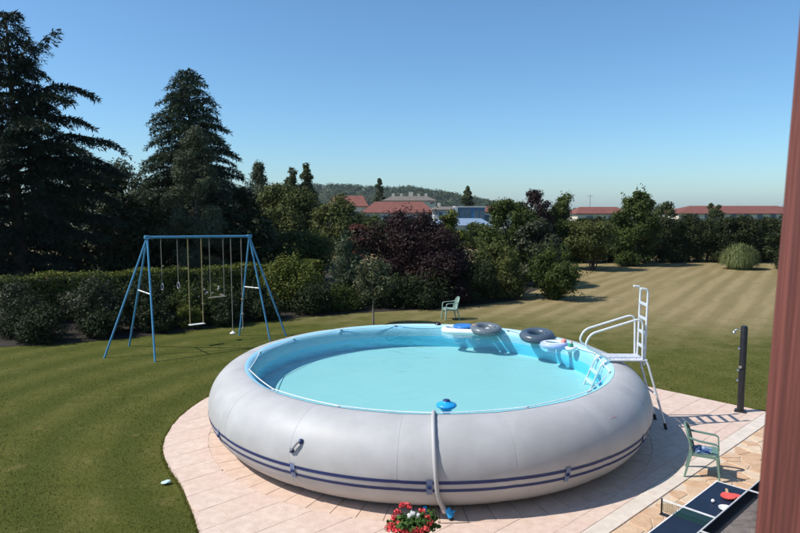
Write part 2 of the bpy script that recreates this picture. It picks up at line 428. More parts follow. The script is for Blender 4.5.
# faint red print on the front right of the ring
M_REDP = mat('red_print', (0.60, 0.30, 0.32), (0.62, 0.42, 0.43), scale=30, rough=.5)
th1 = -0.86
pr = MB()
for i, (a, b_, l) in enumerate(((0, 40, .010), (.013, 40.5, .006), (.022, 40, .010), (.034, 40, .008), (.024, 42, .006))):
    s_ = ring_strip(rad_(b_), rad_(b_+1.2), 1, .003, nth=1, t0=th1+a, t1=th1+a+l); pr.add(s_.v, s_.f)
pr.build('print_mark', M_REDP, pool)
# liner: pale edge over the inside of the ring, blue wall and floor
WATER_Z = 1.14
ring_strip(rad_(92), rad_(145), 10, .005).build('liner_edge', M_LINERTOP, pool)
FLOOR = .68
V = []; prof_l = [tp(0, rad_(a), .005)[0::2] for a in (145, 150, 156, 162, 168, 174, 180)]
rin = prof_l[-1][0]
wall_l = prof_l
prof_l = [(rin, FLOOR+.045), (rin-.015, FLOOR+.016), (rin-.05, FLOOR+.003), (rin-.2, FLOOR), (1.6, FLOOR), (0.8, FLOOR), (0.0002, FLOOR)]
wall_l += [prof_l[0]]
MB().lathe(wall_l, seg=160).build('liner_wall', mat('shade_blue_liner', (0.11, 0.70, 0.97), (0.10, 0.67, 0.95), scale=1.5, rough=.5), pool)  # wall bluer than the floor: the saturated shade is put into its colour
MB().lathe(prof_l[:1]+prof_l[1:], seg=160).build('liner', M_LINER, pool)
# rope through eyelets round the inside rim
NE = 15; ey = []
for k in range(NE):
    th = -PI/2 - .02 + 2*PI*(k)/NE
    p = Vector(tp(th, rad_(106), .012)); ey.append(p)
    o = MB().lathe([(.008, -.012), (.030, -.012), (.030, .006), (.012, .012), (.008, .012)], p, 12).build('eyelet', M_BUCKLE, pool)
for k in range(NE):
    a, b_ = ey[k], ey[(k+1) % NE]
    pts = [a.lerp(b_, i/8) + Vector((0, 0, -.02*math.sin(PI*i/8)+.012)) for i in range(9)]
    MB().tube(pts, .0085, 6).build('rope', M_ROPE, pool)
# inflation valve and return nozzles
p = tp(1.45, rad_(92), .0); MB().lathe([(0, .045), (.05, .045), (.06, .02), (.075, 0)], p, 20).build('air_valve', M_BLACK, pool)
def nozzle(th, z, m, r=.07):
    Mx = Matrix.Rotation(th, 3, 'Z') @ Matrix.Rotation(-PI/2, 3, 'Y')
    MB().lathe([(r*.35, .03), (r*.6, .035), (r, .02), (r, 0)], ((TR-.17)*math.cos(th), (TR-.17)*math.sin(th), z), 20, M=Mx).build('return_nozzle', m, pool)
nozzle(-.22, .80, M_NAVY); nozzle(-.32, .80, M_BLACK, .05); nozzle(-.12, .80, M_BLUEPL)

# water
def water_material():
    m = bpy.data.materials.new('pool_water'); m.use_nodes = True; nt = m.node_tree; N = nt.nodes; L = nt.links
    N.remove(N['Principled BSDF'])
    tr = N.new('ShaderNodeBsdfTransparent'); tr.inputs[0].default_value = (0.88, 0.985, 1.0, 1)
    gl = N.new('ShaderNodeBsdfGlossy'); gl.inputs['Roughness'].default_value = .03
    fr = N.new('ShaderNodeFresnel'); fr.inputs[0].default_value = 1.24
    g = N.new('ShaderNodeNewGeometry')
    n1 = N.new('ShaderNodeTexNoise'); n1.inputs['Scale'].default_value = 3.2; n1.inputs['Detail'].default_value = 3; n1.inputs['Distortion'].default_value = .8
    L.new(g.outputs['Position'], n1.inputs['Vector'])
    bp = N.new('ShaderNodeBump'); bp.inputs['Strength'].default_value = .3; bp.inputs['Distance'].default_value = .05
    L.new(n1.outputs['Fac'], bp.inputs['Height'])
    L.new(bp.outputs[0], fr.inputs['Normal']); L.new(bp.outputs[0], gl.inputs['Normal'])
    mx = N.new('ShaderNodeMixShader'); L.new(fr.outputs[0], mx.inputs[0]); L.new(tr.outputs[0], mx.inputs[1]); L.new(gl.outputs[0], mx.inputs[2])
    L.new(mx.outputs[0], N['Material Output'].inputs[0]); return m
rw = -tp(PI, PI-math.asin((WATER_Z-TU)/TU), .0065)[0]
wv = [(PC.x, PC.y, Z0+WATER_Z)]; wf = []
for i in range(160): wv.append((PC.x+rw*math.cos(2*PI*i/160), PC.y+rw*math.sin(2*PI*i/160), Z0+WATER_Z)); wf.append((0, 1+i, 1+(i+1) % 160))
water = tag(MB().add(wv, wf, True).build('water', water_material()), kind='structure')
WZ = Z0+WATER_Z

# ------------------------------------------------------------------ hose and valves at the front of the pool
hose = thing('pool_hose', 'pale grey hose hanging over the front of the pool ring', 'hose', (PC.x, PC.y, Z0))
th = -PI/2 - .015
pts = [Vector(tp(th, rad_(a), .026)) for a in (122, 112, 100, 88, 74, 60, 45, 30, 16, 4, -8, -20)]
pts[0] += Vector((0, 0, -.05))
for i, p in enumerate(pts): p.x += .02 - .045*math.sin(i/11*PI)
e_ = pts[-1]
pts += [e_+Vector((.02, .02, -.09)), e_+Vector((.055, .07, -.19)), e_+Vector((.085, .10, -.25))]
MB().tube(pts, .028, 12).build('hose_pipe', M_PVC, hose)
MB().tube([pts[-1]+Vector((-.006, -.006, .012)), pts[-1]+Vector((.02, .02, -.05))], .037, 12).build('hose_clamp', mat('pale_pink_plastic', (.66, .58, .56), None, 6, .5), hose)
v0 = pts[-1]+Vector((.045, .0, -.03))
MB().tube([v0+Vector((.0, 0, .03)), v0+Vector((.055, -.02, -.07))], .042, 12).tube([v0+Vector((.10, -.02, .01)), v0+Vector((.03, -.02, -.04))], .016, 8).build('blue_valve', M_BLUEPL, hose)
MB().tube(rounded([v0+Vector((.05, -.02, -.07)), v0+Vector((.06, -.05, -.15)), v0+Vector((.0, -.22, -.20)), v0+Vector((-.05, -.36, -.215))], .06), .030, 10).build('ground_pipe', M_BLACK, hose)
val = thing('drain_valve', 'blue drain valve with black collar low on the front of the pool ring', 'valve', (PC.x, PC.y, Z0))
q = Vector(tp(th-.035, rad_(-62), .0))
MB().tube([q+Vector((0, .03, .02)), q+Vector((0, -.05, .0))], .052, 14).build('collar', M_BLACK, val)
MB().tube([q+Vector((0, -.05, .0)), q+Vector((-.006, -.13, -.06))], .034, 12).tube([q+Vector((-.04, -.09, -.02)), q+Vector((.04, -.09, -.02))], .014, 8).build('tap', M_BLUEPL, val)

# ------------------------------------------------------------------ things floating in the pool
def wat(x, y, z=0.0): return (x, y, WZ+z)
fl = thing('chlorine_floater', 'round blue chemical floater by the front rim of the pool', 'floater', wat(.665, 8.80, -.005))
MB().lathe([(0, -.05), (.08, -.05), (.10, -.01), (.135, .0), (.15, .02), (.14, .04), (.10, .055), (.06, .075), (.052, .085)], seg=28).build('float_body', M_BLUEPL, fl)
MB().lathe([(.052, .085), (.05, .100), (.03, .108), (0, .108)], seg=20).build('cap', M_NAVY, fl)
MB().lathe([(.06, -.24), (.06, -.05)], seg=16).build('basket', M_BLUEPL, fl)
def swim_ring(name, label, x, y, R, r, m, tilt, group=None, z=0.0, rz=0):
    o = thing(name, label, 'swim ring', wat(x, y, z), rz, group); o.rotation_euler = (tilt[0], tilt[1], rz)
    V = []; F = []; n, k = 48, 20
    for i in range(n):
        a = 2*PI*i/n; pin = 1 - .03*(0.5+0.5*math.cos(a*16))
        for j in range(k):
            b_ = 2*PI*j/k; V.append(((R+r*pin*math.cos(b_))*math.cos(a), (R+r*pin*math.cos(b_))*math.sin(a), r*.88*pin*math.sin(b_)))
    for i in range(n):
        for j in range(k): F.append((i*k+j, ((i+1) % n)*k+j, ((i+1) % n)*k+(j+1) % k, i*k+(j+1) % k))
    MB().add(V, F, True).build('ring_body', m, o)
    MB().tube([(R*.72, -.1, r*.5), (R*.70, -.1, r*.5+.045)], [.018, .012], 8).build('valve', M_BLACK, o)
    sm = MB()
    pts = [((R+r*1.002)*math.cos(2*PI*i/48), (R+r*1.002)*math.sin(2*PI*i/48), 0) for i in range(48)]
    sm.tube(pts, .006, 5, closed=True).build('weld_seam', m, o)
    return o
M_RINGA = mat('grey_rubber', (0.15, 0.178, 0.20), (0.115, 0.138, 0.158), scale=4, rough=.32)
M_RINGB = mat('dark_blue_grey_rubber', (0.055, 0.078, 0.11), (0.075, 0.10, 0.135), scale=4, rough=.32)
swim_ring('swim_ring', 'mid grey swim ring floating beside the white raft', 1.95, 14.12, .262, .105, M_RINGA, (.10, .02), 'swim rings on the pool', z=.085)
swim_ring('swim_ring', 'dark slate blue swim ring floating at the far rim of the pool', 2.95, 13.38, .262, .11, M_RINGB, (.12, -.04), 'swim rings on the pool', z=.09)
M_LILAC = mat('lilac_vinyl', (0.33, 0.42, 0.70), (0.42, 0.50, 0.78), scale=5, rough=.35)
M_PINK = mat('pink_vinyl', (0.72, 0.25, 0.22), (0.80, 0.42, 0.40), scale=9, rough=.4)
M_WHITEV = mat('white_vinyl', (0.78, 0.80, 0.80), (0.70, 0.74, 0.75), scale=5, rough=.35)
sr_ = thing('baby_float', 'small lilac and pink inflatable baby float on the pool', 'float', wat(3.17, 12.76, .03))
mb = MB()
pts = [(.23*math.cos(2*PI*i/32), .20*math.sin(2*PI*i/32), 0) for i in range(32)]
mb.tube(pts, .058, 10, closed=True).build('ring_body', M_LILAC, sr_)
MB().tube([(.20*math.cos(2*PI*i/32), .17*math.sin(2*PI*i/32), .03) for i in range(32)], .035, 8, closed=True).build('upper_ring', M_WHITEV, sr_)
MB().lathe([(0, -.05), (.05, -.035), (.065, 0), (.05, .04), (0, .055)], (.19, -.03, .075), 14).build('head_cushion', M_PINK, sr_)
rf = thing('pool_raft', 'white inflatable raft with blue seat by the far rim of the pool', 'raft', wat(1.52, 14.30, .02), -.25)
mb = MB(); pts = []
for i in range(40):
    a = 2*PI*i/40; pts.append((.50*math.copysign(abs(math.cos(a))**.7, math.cos(a)), .24*math.copysign(abs(math.sin(a))**.7, math.sin(a)), .01))
mb.tube(pts, .072, 10, closed=True).build('hull', M_WHITEV, rf)
MB().lathe([(0, .05), (.18, .05), (.235, .075), (.25, .10), (.21, .125), (.1, .11), (0, .105)], (-.06, .02, 0), 28).build('seat', mat('blue_vinyl', (.03, .17, .50), (.04, .22, .58), 5, .35), rf)
MB().lathe([(0, -.04), (.05, -.03), (.07, 0), (.05, .03), (0, .04)], (.20, -.08, .13), 14).build('orange_toy', mat('orange_vinyl', (.80, .30, .10), (.75, .36, .18), 6, .4), rf)
bt = thing('bath_toy', 'small white toy boat with green and red trim near the ladder', 'toy', wat(3.42, 12.42, .0), .4)
hull = []
MB().lathe([(0, -.03), (.06, -.03), (.10, .01), (.11, .05), (.085, .055), (.05, .06), (0, .06)], seg=20).build('hull', M_WHITEV, bt)
MB().box((0, 0, .095), (.09, .07, .07)).build('cabin', mat('green_vinyl', (.05, .34, .22), None, 6, .4), bt, bevel=.01)
MB().tube([(.02, 0, .12), (.02, 0, .18)], .02, 10).build('funnel', M_PINK, bt)

# ------------------------------------------------------------------ pool ladder, its outer steps folded up
M_ALU = mat('white_lacquered_tube', (0.70, 0.71, 0.72), (0.62, 0.63, 0.65), scale=8, rough=.3, spec=.5)
M_GREYPL = mat('grey_step_plastic', (0.52, 0.55, 0.60), (0.46, 0.49, 0.54), scale=8, rough=.45)
lad = thing('pool_ladder', 'white tubular pool ladder with its outer steps folded upright', 'ladder', (PC.x+TR, 11.33, Z0), math.radians(-2))
X0 = -(PC.x+TR)
def lx(x): return x+X0
yA, yB = -.21, .21
for y in (yA, yB):
    # hand rail loop: from the deck back post over and down to the inner end of the deck
    pts = rounded([(lx(4.36), y, 1.22), (lx(4.34), y, 2.02), (lx(3.42), y, 1.72), (lx(3.32), y, 1.50), (lx(3.78), y, 1.26)], .16, 7)
    MB().tube(pts, .019, 10).build('handrail', M_ALU, lad)
    MB().tube([(lx(3.72), y, 1.245), (lx(4.44), y, 1.245)], .021, 10).build('deck_rail', M_ALU, lad)
    MB().tube(rounded([(lx(4.42), y, 1.24), (lx(4.46), y*1.06, 1.16), (lx(4.80), y*1.25, .025)], .05), .020, 10).build('outer_leg', M_ALU, lad)
    MB().tube([(lx(4.775), y*1.243, .11), (lx(4.805), y*1.25, .0)], .027, 10).build('rubber_foot', M_BLACK, lad)
    MB().tube(rounded([(lx(3.76), y, 1.245), (lx(3.64), y, 1.18), (lx(3.30), y, .34)], .07), .019, 10).build('inner_rail', M_ALU, lad)
for y in (yA*1.0, yB*1.0):
    pts = rounded([(lx(4.40), y*.92, 1.16), (lx(4.42), y*.92, 2.47), (lx(4.40), y*.92, 2.53), (lx(4.31), y*.92, 2.54)], .05, 5)
    MB().tube(pts, .019, 10).build('folded_upright', M_ALU, lad)
    MB().tube([(lx(4.315), y*.92, 2.54), (lx(4.29), y*.92, 2.538)], .021, 8).build('end_cap', M_WHITEPL, lad)
for z in (1.46, 1.72, 1.98, 2.24):
    MB().box((lx(4.415), 0, z), (.045, .39, .050)).build('folded_step', M_GREYPL, lad, bevel=.008)
for k in range(5): MB().box((lx(3.80+k*.135), 0, 1.262), (.115, .40, .022)).build('deck_plank', M_GREYPL, lad, bevel=.005)
for t in (.25, .5, .75, 1.0):
    MB().box((lx(3.64-.34*t*.92), 0, 1.18-.84*t*.92), (.075, .40, .03)).build('inner_step', M_WHITEPL, lad, bevel=.006)
MB().tube([(lx(4.62), yA*1.14, .62), (lx(4.62), yB*1.14, .62)], .015, 8).build('leg_brace', M_ALU, lad)

# ------------------------------------------------------------------ garden chairs
def make_chair(label, loc, rz, m, tilt=0.0):
    t = thing('garden_chair', label, 'chair', loc, rz, 'plastic garden chairs')
    # faces +x; seat .40 high, overall .80
    for sx, sy in ((1, -1), (1, 1), (-1, -1), (-1, 1)):
        top = Vector((.20*sx, .20*sy, .385)); foot = Vector((.255*sx if sx > 0 else -.29, .245*sy, 0))
        mb = MB(); d = foot-top; V = []
        for k, (p, w1) in enumerate(((top, .036), (top+d*.5, .030), (foot, .024))):
            for a, b_ in ((-1, -1), (1, -1), (1, 1), (-1, 1)):
                V.append((p.x+a*w1*.62, p.y+b_*w1, p.z))
        F = [(i*4+j, i*4+(j+1) % 4, i*4+4+(j+1) % 4, i*4+4+j) for i in range(2) for j in range(4)] + [(3, 2, 1, 0), (8, 9, 10, 11)]
        mb.add(V, F).build('leg', m, t, bevel=.006)
    mb = MB(); V = []; F = []; nx, ny = 8, 8                     # dished seat with thickness
    for lay in (0, 1):
        for i in range(nx+1):
            for j in range(ny+1):
                u, v = i/nx*2-1, j/ny*2-1
                z = .405 + .02*u - .018*(1-u*u)*(1-v*v) - (.028 if u > .9 else 0) - lay*.018
                V.append((.22*u, (.215 if u > -.5 else .205)*v, z))
    n1 = (nx+1)*(ny+1)
    for i in range(nx):
        for j in range(ny):
            a = i*(ny+1)+j; F.append((a, a+ny+1, a+ny+2, a+1)); F.append((n1+a+1, n1+a+ny+2, n1+a+ny+1, n1+a))
    for i in range(nx):
        for j, s_ in ((0, 1), (ny, -1)):
            a = i*(ny+1)+j; q_ = (a, n1+a, n1+a+ny+1, a+ny+1); F.append(q_ if s_ < 0 else q_[::-1])
    for j in range(ny):
        for i in (0, nx):
            a = i*(ny+1)+j; F.append((a, a+1, n1+a+1, n1+a))
    mb.add(V, F, True).build('seat', m, t)
    for sy in (-1, 1): MB().box((0, .212*sy, .372), (.40, .016, .045)).build('apron', m, t, bevel=.004)
    MB().box((.215, 0, .370), (.016, .40, .045)).build('apron', m, t, bevel=.004)
    # backrest: curved frame with slats
    def bp(v, h):
        k = h/.42; return Vector((-.205-.115*k - .03*(1-v*v)+.02, .21*v*(1-.18*k*k), .40+h))
    br = MB().tube([bp(-1, h) for h in (0, .1, .2, .28)] + [bp(math.sin(a), .28+.125*math.cos(a)) for a in [(-PI/2+PI*i/10) for i in range(11)]] + [bp(1, h) for h in (.28, .2, .1, 0)], .019, 8).build('backrest', m, t)
    for v in (-.72, -.43, -.145, .145, .43, .72):
        tp_ = .28+.125*math.sqrt(max(0, 1-v*v))-.005
        P = [bp(v, h) for h in (-.005, tp_*.33, tp_*.66, tp_)]; V = []
        for p in P:
            for dy, dx in ((-.024, 0), (.024, 0), (.024, -.010), (-.024, -.010)): V.append((p.x+dx, p.y+dy, p.z))
        F = [(i*4+j, i*4+(j+1) % 4, i*4+4+(j+1) % 4, i*4+4+j) for i in range(3) for j in range(4)]
        MB().add(V, F).build('slat', m, br)
    for sy in (-1, 1):
        pts = rounded([(-.25, .20*sy, .64), (-.10, .245*sy, .615), (.16, .25*sy, .60), (.205, .245*sy, .58), (.225, .225*sy, .36)], .05, 5)
        mb = MB(); V = []; F = []
        for i, p in enumerate(pts):
            wy, wz = (.026, .010)
            vert = i > len(pts)*.62
            for a, b_ in ((-1, -1), (1, -1), (1, 1), (-1, 1)):
                V.append((p.x+(b_*.011 if vert else 0), p.y+a*wy, p.z+(0 if vert else b_*wz)))
        for i in range(len(pts)-1): F += [(i*4+j, i*4+(j+1) % 4, i*4+4+(j+1) % 4, i*4+4+j) for j in range(4)]
        F += [(3, 2, 1, 0), tuple(len(V)-4+i for i in range(4))]
        mb.add(V, F).build('armrest', m, t)
    return t
M_SAGE = mat('sage_green_plastic', (0.12, 0.20, 0.165), (0.14, 0.23, 0.185), scale=5, rough=.42)
M_PALEG = mat('pale_green_plastic', (0.25, 0.36, 0.31), (0.29, 0.40, 0.34), scale=5, rough=.45)
make_chair('sage green plastic armchair on the terrace with a blue towel on its seat', (4.53, 9.08, Z0+.006), math.radians(-27), M_SAGE).scale = (.86, .86, .93)
make_chair('pale green plastic armchair on the lawn in front of the purple tree', (1.80, 22.4, 0), math.radians(193), M_PALEG)
# blue towel on the near chair
tw = MB(); V = []; F = []; rr_ = random.Random(3)
for lay in (0, 1):
    for i in range(9):
        for j in range(9):
            u, v = i/8*2-1, j/8*2-1
            z = .005 + .035*max(0, 1-(u*u+v*v)*.6) + .014*math.sin(u*5+v*3) + .010*math.sin(v*8-u*2)
            V.append((.12*u*(1+.12*math.sin(v*4)), .14*v*(1+.1*math.sin(u*5)), max(.002, z)*(1-lay)))
for i in range(8):
    for j in range(8):
        a = i*9+j; F.append((a, a+9, a+10, a+1)); F.append((81+a+1, 81+a+10, 81+a+9, 81+a))
for i in range(8):
    for a, b_ in ((i*9, (i+1)*9), ((i+1)*9+8, i*9+8), ((i+1), i), (72+i, 72+i+1)): F.append((a, b_, 81+b_, 81+a))
M_TOWEL = mat('blue_patterned_towel', (0.045, 0.11, 0.26), (0.30, 0.36, 0.44), scale=22, rough=.9, lo=.47, hi=.56)
tw = tw.add(V, F, True).build('towel', M_TOWEL); tw.location = (4.50, 9.09, Z0+.376); tw.rotation_euler = (0, 0, -.3)
tag(tw, 'crumpled blue patterned towel lying on the sage green chair', 'towel')

# ------------------------------------------------------------------ solar shower
sh = thing('solar_shower', 'tall black solar shower column at the corner of the terrace', 'shower', (6.66, 12.02, Z0), -.6)
MB().tube([(0, 0, .03), (0, 0, 1.66), (0, 0, 1.70)], [.062, .062, .05], 20).build('column', M_BLACK, sh)
MB().box((0, 0, .018), (.20, .18, .034)).build('base_plate', M_BLACK, sh, bevel=.01)
M_CHROME = mat('chrome', (.62, .64, .66), (.55, .57, .6), 6, .18, metal=1.0)
MB().tube(rounded([(-.05, 0, 1.60), (-.13, -.02, 1.63), (-.17, -.03, 1.58)], .03), .012, 8).lathe([(.012, .03), (.04, 0), (.04, -.012), (0, -.012)], (-.17, -.03, 1.56), 16).build('shower_head', M_CHROME, sh)
for z in (.62, .82, 1.25): MB().tube([(-.055, -.01, z), (-.095, -.015, z)], .022, 12).build('tap', M_CHROME, sh)
MB().tube([(-.03, -.062, .9), (-.03, -.082, .9)], .03, 12).build('knob', M_CHROME, sh)

# ------------------------------------------------------------------ table tennis table under the eaves
TS0, TS1, TT0, TT1 = 5.24, 7.66, -2.71, -1.60                # along facade, across
tt = thing('table_tennis_table', 'dark blue table tennis table with white edge lines and net', 'table', hp((TS0+TS1)/2, (TT0+TT1)/2, Z0), HA)
LX, LY, TZ = TS1-TS0, TT1-TT0, .745
M_TTB = mat('table_blue', (0.007, 0.014, 0.032), (0.010, 0.018, 0.04), scale=3, rough=.5)
M_TTW = mat('table_line_white', (.78, .78, .80), None, 10, .5)
for sx in (-1, 1): MB().box((sx*(LX/4+.002), 0, TZ-.012), (LX/2-.004, LY, .024)).build('table_top', M_TTB, tt, bevel=.003)
for sy in (-1, 1): MB().box((0, sy*(LY/2-.007), TZ+.0015), (LX, .014, .003)).build('edge_line', M_TTW, tt)
for sx in (-1, 1): MB().box((sx*(LX/2-.007), 0, TZ+.0032), (.014, LY, .003)).build('end_line', M_TTW, tt)
for sx in (-1, 1):
    MB().box((sx*LX/4, 0, TZ+.0015), (LX/2-.05, .006, .0025)).build('centre_line', M_TTW, tt)
    for sy in (-1, 1): MB().tube([(sx*LX*.36, sy*LY*.36, TZ-.03), (sx*LX*.36, sy*LY*.36, 0)], .016, 8).build('leg', M_BLACK, tt)
    MB().box((sx*LX/4, 0, TZ-.05), (LX/2-.1, LY-.1, .045)).build('apron', M_BLACK, tt)
net = MB()
NL = LY+.22
for k in range(61): y = -NL/2+NL*k/60; net.box((0, y, TZ+.065), (.002, .0025, .12))
for k in range(9): net.box((0, 0, TZ+.008+k*.0145), (.002, NL, .0025))
nt_o = tag(net.build('net', mat('green_net', (.015, .09, .05), None, 9, .8), tt), kind='stuff')
MB().box((0, 0, TZ+.128), (.006, NL, .016)).build('net_tape', M_TTW, tt)
for sy in (-1, 1): MB().tube([(0, sy*NL/2, TZ-.02), (0, sy*NL/2, TZ+.14)], .010, 8).box((0, sy*(NL/2-.05), TZ-.03), (.05, .12, .012)).build('net_post', M_BLACK, tt)
def bat(label, s, t, rz, m, flip, dz=0.0):
    o = thing('table_tennis_bat', label, 'bat', hp(s, t, Z0+TZ+.006+dz), rz, 'table tennis bats')
    pts = []
    for i in range(25):
        a = math.radians(-65) + math.radians(310)*i/24 + PI/2 + math.radians(-25)
        pts.append((.078*math.cos(a), .085*math.sin(a)+.0))
    MB().prism(pts, .0, .012).build('blade', m, o)
    MB().box((0, -.125, .006), (.028, .11, .022)).build('handle', mat('bat_wood', (.50, .33, .18), None, 14, .6), o, bevel=.006)
M_REDR = mat('red_rubber', (.62, .075, .055), (.70, .10, .08), 8, .6)
bat('red table tennis bat nearest the end of the blue table', 7.36, -2.39, HA+.4, M_REDR, 0)
bat('red table tennis bat overlapped by the other on the blue table', 7.29, -2.45, HA+2.0, M_REDR, 0, .014)
bl = MB().lathe([(.0001, -.02), (.010, -.0173), (.0173, -.01), (.02, 0), (.0173, .01), (.010, .0173), (.0001, .02)], seg=16).build('ball', M_WHITEPL)
bl.location = hp(7.05, -2.52, Z0+TZ+.022); tag(bl, 'white table tennis ball on the blue table', 'ball')
wb = thing('white_saucer', 'small white dish beside the bats on the blue table', 'dish', hp(6.98, -2.36, Z0+TZ+.004))
MB().lathe([(0, .004), (.04, .004), (.07, .018), (.075, .022), (.07, .012), (.04, 0), (0, 0)], seg=24).build('saucer_body', M_WHITEPL, wb)

# ------------------------------------------------------------------ the house the picture is taken from: wall, eaves, gutter, deck post
house = thing('house', 'own house with brown tiled eaves and dark gutter below the camera', 'house', (0, 0, 0))
M_WALL = mat('cream_render', (.62, .56, .46), (.55, .49, .40), 3, .9, bump=.3, bscale=60)
def hbox(s0, s1, t0, t1, z0, z1):
    return MB().prism([hp(s, t).to_2d() for s, t in ((s0, t0), (s1, t0), (s1, t1), (s0, t1))][::-1], z0, z1)
hbox(-4, 9, -.85, -.65, 0, 2.25).build('wall', M_WALL, house)
GZ = 2.20
roof_lo, roof_hi = (-1.175, GZ+.03), (-.36, 2.47)
rb = MB(); q = []
for s in (-4, 9):
    for t, z in (roof_lo, roof_hi): q.append(hp(s, t, z)); q.append(hp(s, t, z-.06))
rb.add(q, [(0, 4, 6, 2), (1, 3, 7, 5), (0, 1, 5, 4), (2, 6, 7, 3), (0, 2, 3, 1), (4, 5, 7, 6)])
roof = rb.build('roof', mat('roof_batten', (.10, .08, .07), None, 5, .9), house)
M_TILE = [mat('roof_tile_%d' % i, a, b_, 22, .85, bump=.5, bscale=40) for i, (a, b_) in enumerate([((.17, .135, .115), (.085, .066, .056)), ((.20, .16, .135), (.11, .085, .072)), ((.12, .10, .09), (.18, .145, .12))])]
nrow = 6; rt = random.Random(11); du = (roof_hi[0]-roof_lo[0])/nrow; dz_ = (roof_hi[1]-roof_lo[1])/nrow
for r_ in range(nrow):
    s = 1.0 + (r_ % 2)*.10
    while s < 7.2:
        t0 = roof_lo[0]+du*r_ - .02; t1 = t0+du*1.12; z0 = roof_lo[1]+dz_*r_+.022; z1 = z0+dz_*1.12-.014
        jz = rt.uniform(0, .004)
        P = [hp(s+.002, t0, z0+jz), hp(s+.198, t0, z0+jz), hp(s+.198, t1, z1+jz), hp(s+.002, t1, z1+jz)]
        P += [p-Vector((0, 0, .014)) for p in P]
        MB().add(P, [(0, 1, 2, 3)[::-1], (4, 5, 6, 7), (0, 4, 5, 1)[::-1], (1, 5, 6, 2)[::-1], (3, 2, 6, 7), (0, 3, 7, 4)]).build('tile', rt.choice(M_TILE), roof)
        s += .20
g = MB(); V = []; F = []; ng = 10
for s in (-4, 9):
    for lay, r in ((0, .062), (1, .058)):
        for k in range(ng+1):
            a = PI + PI*k/ng; V.append(hp(s, -1.245 + r*math.cos(a), GZ + r*math.sin(a)))
L_ = ng+1
for k in range(ng):
    F.append((k, k+1, 2*L_+k+1, 2*L_+k)); F.append((L_+k+1, L_+k, 3*L_+k, 3*L_+k+1))
gut = g.add(V, F, True).build('gutter', mat('dark_gutter', (.030, .028, .03), (.02, .02, .02), 5, .5), house)
M_LIP = mat('gutter_lip_pale', (.62, .60, .58), (.5, .48, .46), 12, .5)
MB().tube([hp(-4, -1.310, GZ+.004), hp(9, -1.310, GZ+.004)], .0055, 8).build('lip', M_LIP, gut)
for s in (2.75, 3.50, 4.25, 5.0, 5.75, 6.5):
    MB().box(hp(s, -1.245, GZ+.006), (.016, .135, .004), rz=HA).build('bracket', M_LIP, gut)
deck = thing('balcony_deck', 'wooden balcony deck the camera stands on', 'balcony', (0, 0, 0))
M_DECKW = mat('deck_wood', (.20, .12, .08), (.15, .09, .06), 6, .7)
for k in range(9): hbox(-1.5, 4.0, -.34+k*.14, -.34+k*.14+.134, 2.44, 2.47).build('plank', M_DECKW, deck)
M_POST = mat('red_brown_stained_wood', (0.215, 0.066, 0.050), (0.105, 0.032, 0.026), scale=2.2, rough=.62, stretch=(22, 22, .5), bump=.5, bscale=3.2, lo=.36, hi=.62)
post = MB()
w_ = .052
V = [(a*w_, b_*w_, z) for z in (0, 2.9) for a, b_ in ((-1, -1), (1, -1), (1, 1), (-1, 1))]
post.add(V, [(0, 1, 5, 4), (1, 2, 6, 5), (2, 3, 7, 6), (3, 0, 4, 7), (4, 5, 6, 7), (3, 2, 1, 0)])
po = post.build('wooden_post', M_POST, bevel=.006)
po.rotation_euler = (Matrix.Rotation(math.radians(1.75), 3, 'Y') @ Matrix.Rotation(HA, 3, 'Z')).to_euler(); po.location = (.7565, 1.205, 2.47)
tag(po, 'red brown stained wooden balcony post at the right edge', 'post')

# ------------------------------------------------------------------ geranium pot at the front of the pool
pot = thing('flower_pot', 'pot of red geraniums standing in front of the pool', 'flower pot', (.15, 6.98, Z0))
M_TERRA = mat('terracotta', (.42, .17, .09), (.35, .14, .07), 8, .85)
MB().lathe([(0, 0), (.105, 0), (.15, .20), (.165, .20), (.165, .245), (.145, .245), (.135, .21), (0, .21)], seg=28).build('pot', M_TERRA, pot)

# ------------------------------------------------------------------ vegetation
def unit(a): return a/np.maximum(np.linalg.norm(a, axis=-1, keepdims=True), 1e-9)
def leaves(R, P, Nrm, size, asp=.55, jit=.35):
    """rhombic leaf faces at P with normals Nrm"""
    n = len(P); a = unit(np.cross(Nrm, unit(R.normal(size=(n, 3))))); b = np.cross(Nrm, a)
    s = (size*(1+jit*R.uniform(-1, 1, n)))[:, None]
    q = np.empty((n, 4, 3)); q[:, 0] = P-a*s*.5; q[:, 1] = P+b*s*asp*.5 - a*s*.05; q[:, 2] = P+a*s*.5; q[:, 3] = P-b*s*asp*.5 - a*s*.05
    return q
def cloud(R, clumps, n, size, asp=.55, up=.25, shell=.45):
    C = np.array(clumps); wgt = C[:, 3]**2; idx = R.choice(len(C), n, p=wgt/wgt.sum())
    d = unit(R.normal(size=(n, 3))); rr = (shell+(1-shell)*R.uniform(0, 1, n)**.6)*C[idx, 3]*(1+.16*R.normal(size=n))
    P = C[idx, :3] + d*rr[:, None]*np.array([1, 1, .82])
    Nrm = unit(d*.8 + R.normal(size=(n, 3))*.38 + np.array([0, 0, up]))
    return leaves(R, P, Nrm, size, asp)
def crown_clumps(R, h0, h1, rx, ry, k, prof, cr=.30, lean=(0, 0), lo=.30):
    out = []; H = h1-h0
    for i in range(k):
        t = R.uniform(0.02, .97); a = R.uniform(0, 2*PI); pr_ = prof(t); f = R.uniform(lo, 1)**.5
        c = cr*(.65+.7*R.uniform())*(.45+.55*pr_)
        cx = math.cos(a)*max(0, rx*pr_*f - rx*c*.75); cy = math.sin(a)*max(0, ry*pr_*f - ry*c*.75)
        z = h0+H*t; z = min(max(z, h0+rx*c*.6), h1-rx*c*.65)
        out.append((cx+lean[0]*t, cy+lean[1]*t, z, rx*c))
    return out
